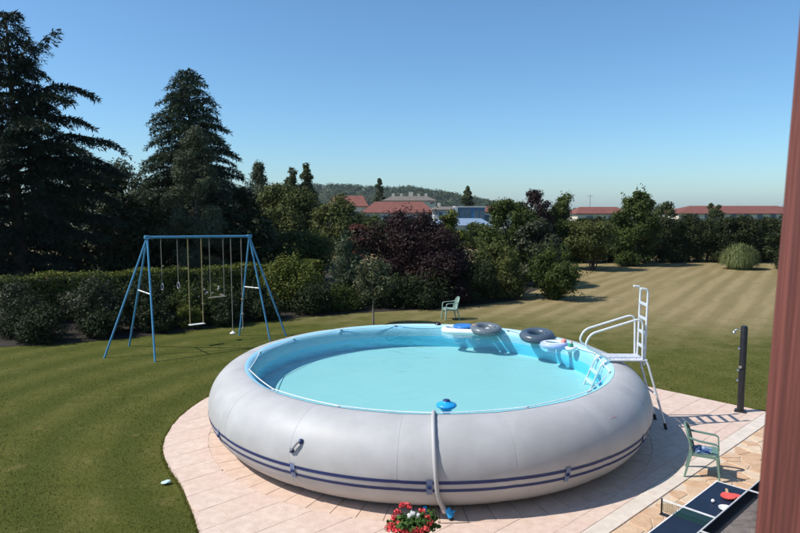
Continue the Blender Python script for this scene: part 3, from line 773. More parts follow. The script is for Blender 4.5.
P_ROUND = lambda t: math.sqrt(max(0.02, 1-(2*t-1)**2))**.8
P_DOME = lambda t: math.sqrt(max(0.02, 1-max(0, (t-.35)/.65)**2))*(0.72+.28*min(1, t/.35))
P_CONE = lambda t: max(.06, (1-t)**.8)*min(1, .6+t*3)
P_SPINDLE = lambda t: max(.10, math.sin(PI*(.22+.75*t)))
P_BLUNT = lambda t: max(.08, (1-t)**.5)*min(1, .75+t)
P_COL = lambda t: (math.sqrt(max(.02, 1-(max(0, t-.45)/.55)**2)))*(.7+.3*min(1, t/.4))
P_WALL = lambda t: math.sqrt(max(.02, 1-(max(0, t-.62)/.38)**2))
P_FAN = lambda t: (.35+.65*min(1, t/.55))*math.sqrt(max(.03, 1-(max(0, t-.5)/.5)**2))
M_BARK = mat('bark', (.085, .062, .045), (.05, .037, .028), 5, .9, bump=.8, bscale=18, stretch=(3, 3, .6))
M_BARKP = mat('pale_bark', (.20, .17, .13), (.13, .11, .085), 6, .9, bump=.6, bscale=18)
def trunk_mesh(R, clumps, h0, h1, r, name, parent, bark, multi=0, limbs=7, base_spread=.25):
    mb = MB()
    top = h0+(h1-h0)*.72
    if multi:
        for i in range(multi):
            c = clumps[R.integers(len(clumps))]; a = 2*PI*i/multi
            b0_ = Vector((math.cos(a)*r*1.6, math.sin(a)*r*1.6, -.03)); e = Vector((c[0], c[1], max(c[2], h0)))
            m_ = b0_.lerp(e, .5)+Vector((math.cos(a)*base_spread, math.sin(a)*base_spread, .05))
            P = arc(b0_, m_, e, 6); mb.tube(P, [r*(1-.8*k/6) for k in range(7)], 6)
    else:
        P = [Vector((0, 0, -.05))]
        for k in range(1, 7): P.append(Vector((R.normal()*r*.35*k/3, R.normal()*r*.35*k/3, top*k/6)))
        mb.tube(P, [r*1.25]+[r*(1-.78*k/6) for k in range(1, 7)], 9)
        for i in range(limbs):
            c = clumps[R.integers(len(clumps))]; t = R.uniform(.3, .95)
            z = max(h0*.8, min(top*.95, c[2]*.75)); k = min(5, int(z/top*6)); s_ = P[k].lerp(P[k+1], z/top*6-k)
            e = Vector(c[:3]); mb.tube(arc(s_, s_.lerp(e, .55)+Vector((0, 0, -.1*r)), e, 4), [r*.42, r*.33, r*.24, r*.16, r*.08], 6)
    return mb.build(name, bark, parent)
def tree(name, label, cat, loc, h0, h1, rx, ry, k, n, size, m, prof=P_ROUND, seed=1, r=.12, cr=.30, bark=None, multi=0, asp=.55, group=None, crown='crown', lean=(0, 0), up=.25, extra=None, lo=.30, cover=True):
    R = np.random.default_rng(seed); o = thing(name, label, cat, loc, 0, group)
    cl = crown_clumps(R, h0, h1, rx, ry, k, prof, cr, lean, lo)
    q = cloud(R, cl, n, size, asp, up)
    # loose twigs of leaves breaking the outline
    if extra: q = np.concatenate([q]+[extra(R, cl)])
    cr_o = npmesh(crown, q, 4, m, o); tag(cr_o, kind='stuff')
    trunk_mesh(R, cl, h0, h1, r, 'stem' if multi else 'trunk', o, bark or M_BARK, multi)
    return o
def sprigs(R, cl, count=160, L=.45, leaf=.10, per=10, upw=.5):
    C = np.array(cl); i = R.integers(len(C), size=count); d = unit(R.normal(size=(count, 3))+np.array([0, 0, upw]))
    b = C[i, :3]+d*C[i, 3:4]*.85; t = R.uniform(0, 1, (count, per))
    P = (b[:, None, :]+d[:, None, :]*(t*L)[:, :, None] + R.normal(size=(count, per, 3))*leaf*.45).reshape(-1, 3)
    return leaves(R, P, unit(R.normal(size=P.shape)+np.array([0, 0, .4])), leaf, .5)

# conifers with sweeping boughs
def cedar(name, label, loc, H, seed, m, Lprof, z_lo, nb, droop=.30, needle=.26, trunk_r=.30, special=(), xclip=None, group=None, dens=1.0, rise=.25):
    R = np.random.default_rng(seed); o = thing(name, label, 'cedar', loc, 0, group)
    tb = MB(); P = [Vector((0, 0, -.1))]+[Vector((R.normal()*.05, R.normal()*.05, H*k/8)) for k in range(1, 9)]
    tb.tube(P, [trunk_r*1.2]+[max(.02, trunk_r*(1-k/8.2)) for k in range(1, 9)], 9)
    quads = []
    boughs = []
    for i in range(nb):
        z = z_lo+(H-z_lo)*((i+R.uniform())/nb)**.92; a = i*2.39996+R.uniform(-.5, .5); L = Lprof((z-z_lo)/(H-z_lo))*R.uniform(.72, 1.12)
        boughs.append((z, a, L, rise+.55*max(0, (z/H-.75)*3)))
    boughs += list(special)
    for bgh in boughs:
        z, a, L, rs = bgh[:4]; dp = bgh[4] if len(bgh) > 4 else droop
        d = np.array([math.cos(a), math.sin(a), 0]); ns = 9; t = np.linspace(0, 1, ns)
        zz = rs*L*t - (dp+rs)*L*t**2.4*.9
        B = np.array([0, 0, z])+d*(L*t)[:, None]+np.stack([np.zeros(ns), np.zeros(ns), zz], 1) + R.normal(size=(ns, 3))*.03*L*t[:, None]*.5
        tb.tube([Vector(p) for p in B[::2]], [max(.008, .028*L**.7*(1-.85*k/4)) for k in range(5)], 5, cap=False)
        side = np.array([-d[1], d[0], 0])
        ns2 = max(10, int(L*15*dens))
        for k in range(ns2):
            tt_ = .10+.90*(k+R.uniform())/ns2; s_ = 1 if k % 2 else -1
            x = tt_*(ns-1); i0 = min(ns-2, int(x)); base = B[i0]+(B[i0+1]-B[i0])*(x-i0)
            l = (.10+.32*L*(1-tt_)**.8*min(1, tt_*3))*R.uniform(.6, 1.15)+.12
            dr = unit(d*R.uniform(.5, 1.0)+side*s_*R.uniform(.5, 1.0)); nn = max(4, int(l/.048*dens))
            u = (np.arange(nn)+R.uniform(0, 1, nn))/nn
            C_ = base+dr*(l*u)[:, None]+np.stack([np.zeros(nn), np.zeros(nn), -.42*l*u**1.7], 1)+R.normal(size=(nn, 3))*.02
            # needle tufts: narrow faces hanging out and down from the twig
            ax = unit(dr*R.uniform(.0, 1.0, (nn, 1))+R.normal(size=(nn, 3))*.38+np.array([0, 0, -.55]))
            sz = needle*R.uniform(.55, 1.25, nn)[:, None]; wd = unit(np.cross(ax, R.normal(size=(nn, 3))))*sz*.11
            q = np.empty((nn, 4, 3)); q[:, 0] = C_; q[:, 1] = C_+ax*sz*.45+wd; q[:, 2] = C_+ax*sz; q[:, 3] = C_+ax*sz*.45-wd
            quads.append(q)
            ax2 = unit(dr+R.normal(size=(nn, 3))*.35+np.array([0, 0, .10])); wd = unit(np.cross(ax2, np.array([0, 0, 1.])+R.normal(size=(nn, 3))*.3))*sz*.13
            q = np.empty((nn, 4, 3)); q[:, 0] = C_; q[:, 1] = C_+ax2*sz*.4+wd; q[:, 2] = C_+ax2*sz*.9; q[:, 3] = C_+ax2*sz*.4-wd
            quads.append(q)
    tb.build('trunk', M_BARK, o)
    tag(npmesh('crown', np.concatenate(quads), 4, m, o), kind='stuff'); return o

L_CEDAR = leafmat('cedar_needles', (.016, .029, .019), (.036, .054, .033), trans=.10)
L_CEDAR2 = leafmat('blue_cedar_needles', (.030, .050, .028), (.070, .100, .056), trans=.10)
L_PINE = leafmat('pine_needles', (.040, .053, .026), (.090, .105, .054), trans=.12)
L_DARK = leafmat('dark_evergreen_leaf', (.014, .022, .008), (.036, .050, .017))
L_OLIVE = leafmat('olive_leaf', (.047, .060, .014), (.120, .130, .037))
L_MID = leafmat('mid_green_leaf', (.028, .046, .009), (.078, .102, .023))
L_FRESH = leafmat('yellow_green_leaf', (.050, .066, .009), (.130, .142, .024))
L_GREY = leafmat('grey_green_leaf', (.024, .031, .014), (.068, .075, .040), rough=.4)
L_PLUM = leafmat('plum_leaf', (.017, .0095, .009), (.042, .020, .019), trans=.16)
L_RUST = leafmat('rusty_leaf', (.07, .022, .017), (.15, .055, .04))
L_JUNI = leafmat('juniper_needle', (.044, .062, .032), (.100, .125, .066))
L_HEDGE = leafmat('hedge_leaf', (.046, .062, .009), (.130, .146, .024))
L_THUJA = leafmat('thuja_leaf', (.015, .022, .007), (.042, .050, .015), trans=.12)
L_POPLAR = leafmat('poplar_leaf', (.032, .046, .015), (.072, .086, .030))
L_GRASSP = leafmat('pampas_blade', (.085, .110, .035), (.20, .215, .085), trans=.15)
L_GER = leafmat('geranium_leaf', (.030, .075, .014), (.075, .135, .03))

# left: the two cedars, the pine, background evergreens
cedar('cedar_tree', 'tall dark cedar with drooping boughs at the left edge', (-15.7, 26.0, 0), 11.8, 3, L_CEDAR,
      lambda t: 3.1*(1-t)**.8*(.75+.25*min(1, t*3))+.35, 1.4, 120, needle=.22, dens=1.15, trunk_r=.34,
      special=[(8.7, .1, 1.9, 2.0, -1.2), (8.6, -.5, 1.6, 1.9, -1.1), (8.0, .05, 3.3, .8, -.05), (7.7, -.35, 3.0, .75, -.02), (7.2, .3, 2.9, .6, .0), (6.1, .05, 4.3, .6, .02), (5.9, -.35, 3.9, .55, .06), (5.3, .25, 4.1, .5, .05), (5.0, -.12, 4.2, .45, .08), (4.4, .0, 4.2, .3, .1), (3.6, .1, 4.2, .25, .12), (3.0, -.2, 4.0, .2, .1), (6.7, -.8, 3.6, .5, .0), (5.6, .7, 3.8, .5, .02), (9.0, 3.0, 2.2, .9, .0), (7.8, 2.8, 3.2, .7, .0), (6.6, 3.3, 3.8, .5, .0)], group='cedars beyond the hedge')
cedar('cedar_tree', 'broad pointed cedar behind the blue swing frame', (-10.55, 32.0, 0), 10.75, 8, L_CEDAR2,
      lambda t: 3.5*(1-t)**.62*(.8+.2*min(1, t*3))+.25, 1.2, 150, needle=.22, droop=.16, dens=1.0, rise=.38, group='cedars beyond the hedge')
tree('pine_tree', 'bushy grey green pine standing in front of the pointed cedar', 'pine', (-9.1, 28.3, 0), 1.0, 7.6, 2.1, 2.0, 70, 26000, .17, L_PINE, P_BLUNT, 21, .16, .27, asp=.22)
bgs = [('dark evergreen tree filling the gap right of the tall cedar', (-15.0, 31, 0), 6.0, 2.9, L_DARK, 31), ('dull olive tree between the two cedars', (-16.6, 38, 0), 6.8, 3.0, L_PINE, 32),
       ('dark evergreen beneath the boughs of the tall cedar', (-18.6, 27.5, 0), 5.2, 3.0, L_DARK, 33), ('dark evergreen between the pine and the olive tree', (-8.0, 31.5, 0), 5.0, 1.9, L_DARK, 34),
       ('low dark tree under the pointed cedar on its left', (-12.2, 29, 0), 4.6, 2.6, L_DARK, 35)]
for lb, loc, h, rr_, m, sd_ in bgs:
    tree('evergreen_tree', lb, 'tree', loc, .3, h, rr_, rr_, 40, 10000, .20, m, P_DOME, sd_, .14, .34, group='trees beyond the left hedge')
tree('cypress_tree', 'narrow pointed cypress just right of the pointed cedar', 'cypress', (-10.2, 46, 0), .8, 7.4, 1.45, 1.45, 54, 11000, .20, L_PINE, P_SPINDLE, 41, .14, .38, asp=.3)
for lb, x, h, sd_ in (('left one of the twin poplars beyond the olive tree', -10.15, 7.95, 42), ('right one of the twin poplars beyond the olive tree', -8.85, 8.05, 43)):
    tree('poplar_tree', lb, 'poplar', (x, 60, 0), 1.5, h+.2, 1.25, 1.2, 44, 10000, .20, L_POPLAR, P_SPINDLE, sd_, .13, .42, group='twin poplars')
tree('broadleaf_tree', 'wide olive green tree left of the red roofs', 'tree', (-7.7, 42, 0), .4, 5.5, 3.4, 2.6, 74, 30000, .17, L_OLIVE, P_DOME, 44, .16, .27)
tree('broadleaf_tree', 'rounded olive tree partly hiding the red roof', 'tree', (-3.8, 40, 0), .4, 4.9, 2.1, 1.9, 48, 16000, .16, L_OLIVE, P_DOME, 45, .14, .30)
tree('broadleaf_tree', 'dark green tree between the hedge and the olive trees', 'tree', (-5.6, 34, 0), .3, 2.7, 2.4, 1.8, 40, 12000, .15, L_MID, P_DOME, 46, .12, .30)

# clipped hedge behind the flower bed
def hedge(name, label, p0, p1, h, wdt, n, m, seed, size=.10):
    R = np.random.default_rng(seed); p0, p1 = np.array(p0), np.array(p1); d = p1-p0; L = np.linalg.norm(d); e = d/L; nn = np.array([-e[1], e[0]])
    o = thing(name, label, 'hedge', ((p0[0]+p1[0])/2, (p0[1]+p1[1])/2, 0)); c = (p0+p1)/2
    # top and both faces
    def surf(cnt, face):
        u = R.uniform(-L/2, L/2, cnt); wob = .05*np.sin(u*1.9)+.04*np.sin(u*4.3+1)
        if face == 'top': v = R.uniform(-wdt/2, wdt/2, cnt); z = h+wob+R.normal(size=cnt)*.035; nr = np.tile([0, 0, 1.], (cnt, 1))
        else:
            s_ = 1 if face == 'back' else -1; v = s_*(wdt/2+R.normal(size=cnt)*.05+.05*np.sin(u*2.7)); z = R.uniform(.02, 1, cnt)**.8*h; nr = np.tile([nn[0]*s_, nn[1]*s_, .2], (cnt, 1))
        P = np.stack([e[0]*u+nn[0]*v, e[1]*u+nn[1]*v, z], 1)
        return leaves(R, P, unit(nr+R.normal(size=(cnt, 3))*.55), size)
    q = np.concatenate([surf(int(n*.4), 'top'), surf(int(n*.42), 'front'), surf(int(n*.18), 'back')])
    tag(npmesh('foliage', q, 4, m, o), kind='stuff')
    mb = MB(); mb.box((0, 0, h*.47), (L*.99, wdt*.82, h*.9), rz=math.atan2(e[1], e[0])).build('light_block_core', mat('light_block_dark', (.012, .015, .008), (.02, .022, .012), 9, .95, bump=1, bscale=14), o)  # unseen solid core added to block light through the foliage
    return o
hedge('clipped_hedge', 'long clipped hedge with sunlit flat top behind the swing', (-16.5, 19.6), (-3.6, 27.6), 1.60, 1.3, 26000, L_HEDGE, 51)

# planted bed: soil coloured near black to stand for shade under the shrubs
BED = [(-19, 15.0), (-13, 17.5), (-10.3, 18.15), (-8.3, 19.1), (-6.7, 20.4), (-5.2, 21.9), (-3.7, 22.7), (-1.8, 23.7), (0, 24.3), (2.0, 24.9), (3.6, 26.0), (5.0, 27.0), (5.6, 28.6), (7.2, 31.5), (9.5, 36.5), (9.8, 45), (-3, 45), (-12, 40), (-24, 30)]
bd = MB().add([(x, y, .010) for x, y in BED], [tuple(range(len(BED)))]).build('flower_bed', mat('shade_dark_soil', (.016, .013, .009), (.030, .023, .016), 3, .95, bump=.6, bscale=14)); tag(bd, kind='structure')
# shrubs in the bed along the left
def shrub(label, loc, h, rx, ry, n, size, m, seed, prof=P_DOME, k=26, cr=.36, asp=.5, spr=True, name='shrub', multi=6, upw=.7, grp='shrubs in the bed', up=.25):
    return tree(name, label, 'shrub', loc, .05, h, rx, ry, k, n, size, m, prof, seed, .03, cr, multi=multi, asp=asp, group=grp, crown='foliage',
                extra=(lambda R, cl: sprigs(R, cl, 110, h*.22, size, 9, upw)) if spr else None, up=up)
shrub('pale grey leaved shrub at the left edge under the cedar', (-11.9, 19.3, 0), 1.7, .9, .8, 5200, .075, L_GREY, 61)
shrub('low dark shrub beside the pale shrub at the left edge', (-10.7, 18.5, 0), .95, 1.0, .6, 5200, .08, L_DARK, 62)
shrub('tall silvery green shrub left of the swing frame', (-9.95, 20.0, 0), 1.75, 1.05, .8, 6500, .085, L_GREY, 63)
shrub('dark rounded shrub behind the left legs of the swing', (-8.4, 20.5, 0), 1.35, .85, .7, 5000, .085, L_DARK, 64)
shrub('dark leafy shrub behind the hanging swing seat', (-7.3, 21.3, 0), 1.25, .8, .7, 5000, .085, L_MID, 65)
rose = shrub('rose bush with pale blossoms behind the trapeze ropes', (-6.4, 21.9, 0), 1.35, .8, .7, 4800, .085, L_MID, 66)
R = np.random.default_rng(5)
P = np.stack([R.normal(0, .42, 26), -.45-R.uniform(0, .25, 26), R.uniform(.35, 1.3, 26)], 1)
npmesh('blossom', leaves(R, np.repeat(P, 4, 0)+R.normal(size=(104, 3))*.02, unit(R.normal(size=(104, 3))+np.array([0, -.5, .6])), .07, .9), 4, mat('pale_pink_petal', (.42, .33, .32), (.50, .42, .38), 30, .6), rose)['kind'] = 'stuff'
for lb, x, y_, h, rr_, m, sd_ in (('low dark shrub filling the bed left of the swing', -9.2, 19.2, .8, .75, L_DARK, 161), ('low dark shrub under the rings of the swing', -7.9, 20.0, .85, .7, L_DARK, 162), ('low dark shrub right of the swing seat', -6.0, 21.3, .8, .7, L_DARK, 163),
        ('low dark shrub under the right legs of the swing', -4.9, 22.3, .8, .8, L_DARK, 164), ('low mid green shrub left of the ball headed tree', -2.2, 24.2, .9, .9, L_MID, 165), ('dark shrub between the swing and the hedge', -6.9, 22.6, 1.45, 1.0, L_DARK, 166), ('dark shrub in front of the hedge left of the swing', -8.9, 21.4, 1.45, 1.0, L_DARK, 167), ('dark shrub in front of the hedge at the far left', -12.6, 20.6, 1.5, 1.2, L_DARK, 168)):
    shrub(lb, (x, y_, 0), h, rr_, rr_*.75, 4500, .085, m, sd_)
shrub('yellow green low shrub beneath the swing beam', (-7.0, 20.7, 0), .75, .5, .45, 3200, .07, L_FRESH, 67)
shrub('dark shrub behind the right legs of the swing', (-5.3, 22.6, 0), 1.2, .9, .7, 5000, .085, L_DARK, 68)
shrub('large yellow green bush right of the swing frame', (-4.15, 24.6, 0), 2.10, 1.45, 1.1, 11000, .10, L_FRESH, 69, k=36)
shrub('dark green shrub at the foot of the yellow green bush', (-3.3, 23.6, 0), 1.1, 1.1, .7, 5500, .09, L_DARK, 70)
tree('juniper', 'feathery grey green juniper beside the purple tree', 'juniper', (-2.2, 25.6, 0), .1, 2.65, .78, .7, 34, 9000, .15, L_JUNI, P_COL, 71, .07, .42, asp=.16, extra=lambda R, cl: sprigs(R, cl, 130, .4, .13, 8, 1.6), up=.5)
tree('standard_tree', 'small ball headed tree on a thin bare trunk behind the pool', 'tree', (-.92, 21.3, 0), .95, 2.25, .74, .70, 34, 4200, .095, leafmat('dusty_leaf', (.055, .064, .026), (.150, .158, .080)), P_ROUND, 72, .038, .34, bark=M_BARKP, extra=lambda R, cl: sprigs(R, cl, 50, .2, .09, 7))
def rust(R, cl): return sprigs(R, cl, 150, .5, .11, 10, .5)
tree('plum_tree', 'broad purple leaved plum tree in the middle of the shrubbery', 'plum tree', (.40, 27.2, 0), .25, 3.8, 2.75, 2.0, 84, 38000, .115, L_PLUM, P_DOME, 73, .12, .25, extra=rust)
tree('rusty_shrub', 'reddish leaved shrub poking above the plum tree on its left', 'shrub', (-1.75, 27.0, 0), 1.6, 3.3, .62, .55, 14, 1500, .11, L_RUST, P_ROUND, 74, .04, .40, multi=3, crown='foliage')
tree('plum_tree', 'lower dark purple bush in front of the plum tree', 'plum tree', (1.5, 25.9, 0), .1, 2.2, 1.9, 1.1, 36, 11000, .11, L_PLUM, P_DOME, 75, .06, .30, multi=5)
shrub('low dark shrub behind the small ball headed tree', (-.6, 25.0, 0), 1.3, 1.5, .8, 6500, .10, L_DARK, 76, grp='shrubs under the plum tree')
shrub('low dark shrub behind the pale green chair', (1.0, 25.0, 0), 1.25, 1.5, .7, 6500, .10, L_DARK, 77, grp='shrubs under the plum tree')
tree('young_poplar', 'light green young tree behind the plum tree', 'tree', (2.6, 33, 0), .4, 4.0, .95, .8, 26, 6000, .13, L_FRESH, P_COL, 78, .07, .36)

for lb, x, y_, h, rr_, m, sd_ in (('green garden tree hiding the left half of the hall wall', -2.7, 56, 3.5, 2.4, L_MID, 131), ('olive garden bush in front of the hall', .6, 60, 3.0, 2.2, L_OLIVE, 132),
        ('dark garden bush below the white house', 4.2, 57, 3.05, 2.0, L_DARK, 133), ('green garden bush in front of the shed with the blue roof', 7.4, 62, 2.55, 2.0, L_MID, 134)):
    tree('garden_bush', lb, 'bush', (x, y_, 0), .1, h, rr_, rr_*.8, 30, 6500, .20, m, P_DOME, sd_, .08, .34, multi=4, crown='foliage', group='garden bushes before the houses')

# right-hand shrubbery
shrub('olive green arching shrub at the right end of the shrubbery', (4.25, 28.3, 0), 2.35, 1.45, 1.2, 11000, .12, L_OLIVE, 81, k=34, grp='right shrubbery', prof=P_DOME)
shrub('feathery light olive shrub leaning over the dry lawn', (4.75, 27.6, 0), 1.85, 1.0, .9, 6500, .12, L_OLIVE, 82, grp='right shrubbery', asp=.3)
shrub('dark shrub between the chair and the dry lawn', (3.1, 26.4, 0), 1.7, 1.3, .8, 8000, .11, L_DARK, 83, grp='right shrubbery')
tree('broadleaf_tree', 'dark green tree above the right end of the shrubbery', 'tree', (5.75, 33.5, 0), .3, 4.45, 2.0, 1.9, 50, 17000, .14, L_MID, P_DOME, 84, .13, .27)
tree('broadleaf_tree', 'big leaved dark tree right of the shrubbery', 'tree', (6.9, 31.8, 0), .3, 3.5, 1.4, 1.3, 34, 9000, .17, L_GREY, P_DOME, 85, .10, .32)
tree('copper_beech', 'dark copper leaved tree top against the sky', 'tree', (8.6, 41.0, 0), 1.0, 5.15, 1.75, 1.5, 36, 9500, .15, L_PLUM, P_DOME, 86, .13, .30)
tree('broadleaf_tree', 'green tree right of the copper leaved one', 'tree', (10.8, 41.5, 0), .4, 4.95, 1.7, 1.6, 40, 11500, .15, L_MID, P_DOME, 87, .12, .30)
shrub('dark shrub below the copper leaved tree', (7.6, 36.0, 0), 2.6, 1.7, 1.2, 9000, .14, L_DARK, 88, grp='right shrubbery')
shrub('round green bush standing alone on the dry lawn', (6.75, 27.4, 0), 2.35, 1.15, 1.05, 11500, .11, L_MID, 89, k=30, grp='lawn bushes', prof=P_ROUND, multi=5)
tree('multi_stem_tree', 'small spreading olive tree with several bare stems on the lawn', 'tree', (12.35, 40.2, 0), .75, 3.15, 2.25, 1.8, 46, 12500, .14, L_OLIVE, P_FAN, 90, .05, .28, multi=7, crown='crown')
tree('broadleaf_tree', 'tall grey green tree standing alone before the thuja hedge', 'tree', (16.3, 43.6, 0), .35, 5.15, 1.85, 1.6, 64, 19000, .17, L_MID, P_DOME, 91, .13, .27, extra=lambda R, cl: sprigs(R, cl, 90, .5, .16, 9))
shrub('low bush at the foot of the tall lawn tree', (15.6, 43.0, 0), .95, .95, .7, 3500, .13, L_MID, 92, grp='lawn bushes')
# thuja hedge: a row of columns grown together
TH = [leafmat('thuja_leaf', (0, 0, 0), (0, 0, 0))]
protos = []
for i in range(3):
    t = tree('thuja', 'dark columnar thuja in the tall hedge row across the far lawn', 'thuja', (0, 0, 0), .05, 3.12+.12*i, 1.25, 1.10, 44, 9500, .16, L_THUJA, P_WALL, 100+i, .10, .40, asp=.4, group='thuja hedge row')
    protos.append(t)
rx_ = random.Random(8); used = set()
for i in range(20):
    f = i/19; x = 8.8+f*(31.0-8.8); y = 46.6+.5*math.sin(i*1.3)
    t = protos[i % 3] if (i % 3) not in used else copy_tree(protos[i % 3]); used.add(i % 3)
    t.location = (x, y, 0); t.rotation_euler = (0, 0, rx_.uniform(0, 6.28)); s_ = rx_.uniform(.94, 1.06); t.scale = (1.05, 1.05, s_)
shrub('dark ragged shrub at the right end of the far lawn', (24.0, 38.4, 0), 1.9, 1.0, .9, 5500, .13, L_DARK, 93, grp='lawn bushes')
tree('broadleaf_tree', 'dark shrub rising at the right end of the thuja row', 'tree', (25.4, 41.5, 0), .2, 3.6, 1.5, 1.3, 30, 7500, .15, L_THUJA, P_DOME, 94, .10, .32)
tree('broadleaf_tree', 'round tree top showing over the thuja row beside the lone tree', 'tree', (23.5, 56, 0), .8, 4.5, 1.6, 1.4, 26, 5500, .19, L_POPLAR, P_ROUND, 95, .12, .34, group='tree tops over the thuja row')
tree('broadleaf_tree', 'small tree top in front of the long red roof', 'tree', (29.6, 60, 0), .8, 4.5, 1.2, 1.1, 22, 4500, .19, L_POPLAR, P_ROUND, 96, .12, .36, group='tree tops over the thuja row')
# pampas grass
pg = thing('pampas_grass', 'round fountain of pale pampas grass before the thuja hedge', 'grass clump', (22.3, 41.2, 0))
R = np.random.default_rng(9); nb_ = 5200
a = R.uniform(0, 2*PI, nb_); rad = R.uniform(.05, 1.0, nb_)**.6*1.25; hh = 1.75*np.sqrt(np.clip(1-(rad/1.5)**2.4, .02, 1))*R.uniform(.8, 1.05, nb_)
base = np.stack([np.cos(a)*rad*.55, np.sin(a)*rad*.55, np.zeros(nb_)], 1); tip = np.stack([np.cos(a)*rad*1.05, np.sin(a)*rad*1.05, hh*R.uniform(.1, .95, nb_)], 1); mid = np.stack([np.cos(a)*rad*.85, np.sin(a)*rad*.85, hh*1.1], 1)
sd2 = np.stack([-np.sin(a), np.cos(a), np.zeros(nb_)], 1)*.022
def bez(t): return base*(1-t)**2+mid*1.0*2*t*(1-t)*1.12+tip*t*t
qs = []
for i in range(4):
    t0, t1 = i/4, (i+1)/4; w0, w1 = 1-.8*t0, 1-.8*t1
    q = np.empty((nb_, 4, 3)); q[:, 0] = bez(t0)-sd2*w0; q[:, 1] = bez(t0)+sd2*w0; q[:, 2] = bez(t1)+sd2*w1; q[:, 3] = bez(t1)-sd2*w1; qs.append(q)
npmesh('blades', np.concatenate(qs), 4, L_GRASSP, pg)['kind'] = 'stuff'

# geranium foliage and blossoms
R = np.random.default_rng(12)
cl = [(R.normal()*.11, R.normal()*.10, .30+R.uniform(-.05, .10), .10) for _ in range(16)]
npmesh('foliage', cloud(R, cl, 1500, .055, .9, .5, .3), 4, L_GER, pot)['kind'] = 'stuff'
M_GERR = mat('geranium_red', (.62, .035, .045), (.80, .10, .10), 40, .6, island=.6)
M_GERW = mat('white_petal', (.80, .78, .74), None, 40, .6)
bl_spots = [(-.22, -.02, .42), (-.18, .02, .47), (-.25, -.10, .36), (-.20, -.14, .33), (-.13, .08, .52), (-.05, .10, .50), (.10, .06, .46), (.16, -.02, .42), (.18, -.06, .38), (-.16, -.12, .40), (.02, -.18, .36), (.08, -.18, .34), (-.03, -.20, .33), (.14, -.12, .35), (-.10, -.18, .35), (-.28, -.04, .30)]
for p in bl_spots:
    n = 46; d = unit(R.normal(size=(n, 3))); q = leaves(R, np.array(p)+d*(.044*R.uniform(.35, 1.15, (n, 1)))*np.array([1, 1, .75]), unit(d+R.normal(size=(n, 3))*.5), .030, .8)
    npmesh('blossom', q, 4, M_GERR, pot)['kind'] = 'stuff'
for p in ((.0, -.02, .47), (.05, -.04, .45), (-.04, -.03, .44)):
    d = unit(R.normal(size=(40, 3))); npmesh('white_blossom', leaves(R, np.array(p)+d*.03, d, .034, .9), 4, M_GERW, pot)['kind'] = 'stuff'

# ------------------------------------------------------------------ swing frame
M_SWB = mat('blue_painted_steel', (0.058, 0.225, 0.385), (0.085, 0.27, 0.43), scale=5, rough=.4)
B0, B1 = Vector((-6.92, 17.24, 3.19)), Vector((-4.60, 19.22, 3.13))
sw = thing('playground_frame', 'tall blue steel swing frame on the lawn', 'swing frame', (-5.8, 18.2, 0)); so = -Vector((-5.8, 18.2, 0))
def swp(m_): m_.v = [tuple(Vector(p)+so) for p in m_.v]; return m_
swp(MB().tube([B0-(B1-B0).normalized()*.08, B1+(B1-B0).normalized()*.08], .037, 12)).build('beam', M_SWB, sw)
legs = [(B0, Vector((-7.91, 16.53, 0))), (B0, Vector((-7.87, 18.0, 0))), (B0, Vector((-6.37, 16.09, 0))), (B1, Vector((-3.92, 18.75, 0))), (B1, Vector((-5.05, 19.50, 0))), (B1, Vector((-3.55, 19.42, 0)))]
for t_, f_ in legs:
    lg = swp(MB().tube([t_, f_+Vector((0, 0, -.03))], .026, 10)).build('leg', M_SWB, sw)
for i, j, f in ((1, 2, .47), (3, 4, .50)):
    a_, b_ = legs[i][0].lerp(legs[i][1], f), legs[j][0].lerp(legs[j][1], f)
    swp(MB().tube([a_, b_], .018, 8)).build('cross_brace', M_WHITEPL, sw)
for b_ in (B0, B1): swp(MB().box(b_, (.13, .11, .10), rz=math.atan2(1.98, 2.32))).build('corner_bracket', M_SWB, sw, bevel=.01)
M_ROPEY = mat('yellow_hemp_rope', (.34, .27, .13), (.26, .20, .09), 30, .9)
M_ROPEG = mat('grey_rope', (.30, .29, .24), (.22, .21, .17), 30, .9)
def bpt(f, drop=0.0): p = B0.lerp(B1, f); return Vector((p.x, p.y, p.z-.04-drop))
def hang(name, label, cat, fs, drop, rope_m, rr_, bottom):
    c = bpt(sum(fs)/len(fs), drop); o = thing(name, label, cat, c, math.atan2(1.98, 2.32)); inv = Matrix.Rotation(-math.atan2(1.98, 2.32), 3, 'Z')
    for f in fs:
        MB().tube([inv @ (bpt(f)-c), inv @ (bpt(f, drop)-c)], rr_, 6).build('rope', rope_m, o)
        MB().tube([inv @ (bpt(f, -.07)-c)+Vector((0, 0.05, 0)), inv @ (bpt(f, .0)-c), inv @ (bpt(f, -.07)-c)+Vector((0, -.05, 0))], .01, 6).build('hook', M_BUCKLE, o)
    bottom(o, (bpt(fs[-1])-bpt(fs[0])).length)
M_WOODP = mat('pale_wood', (.45, .38, .28), (.38, .31, .22), 8, .7)
def rings(o, wd):
    for s_ in (-1, 1):
        MB().tube([(s_*wd/2, .0+.09*math.cos(a), -.09+.09*math.sin(a)) for a in [2*PI*i/20 for i in range(20)]], .012, 6, closed=True).build('ring', M_BUCKLE, o)
def bar(o, wd): MB().tube([(-wd/2-.06, 0, 0), (wd/2+.06, 0, 0)], .018, 8).build('bar', M_WOODP, o)
def seat(o, wd): MB().box((0, 0, -.02), (wd+.06, .16, .02)).build('seat_board', M_WHITEPL, o, bevel=.008)
def disc(o, wd):
    MB().lathe([(0, .04), (.025, .04), (.04, .0), (.085, -.01), (.095, -.03), (.07, -.05), (0, -.05)], seg=20).build('disc_seat', M_WHITEPL, o)
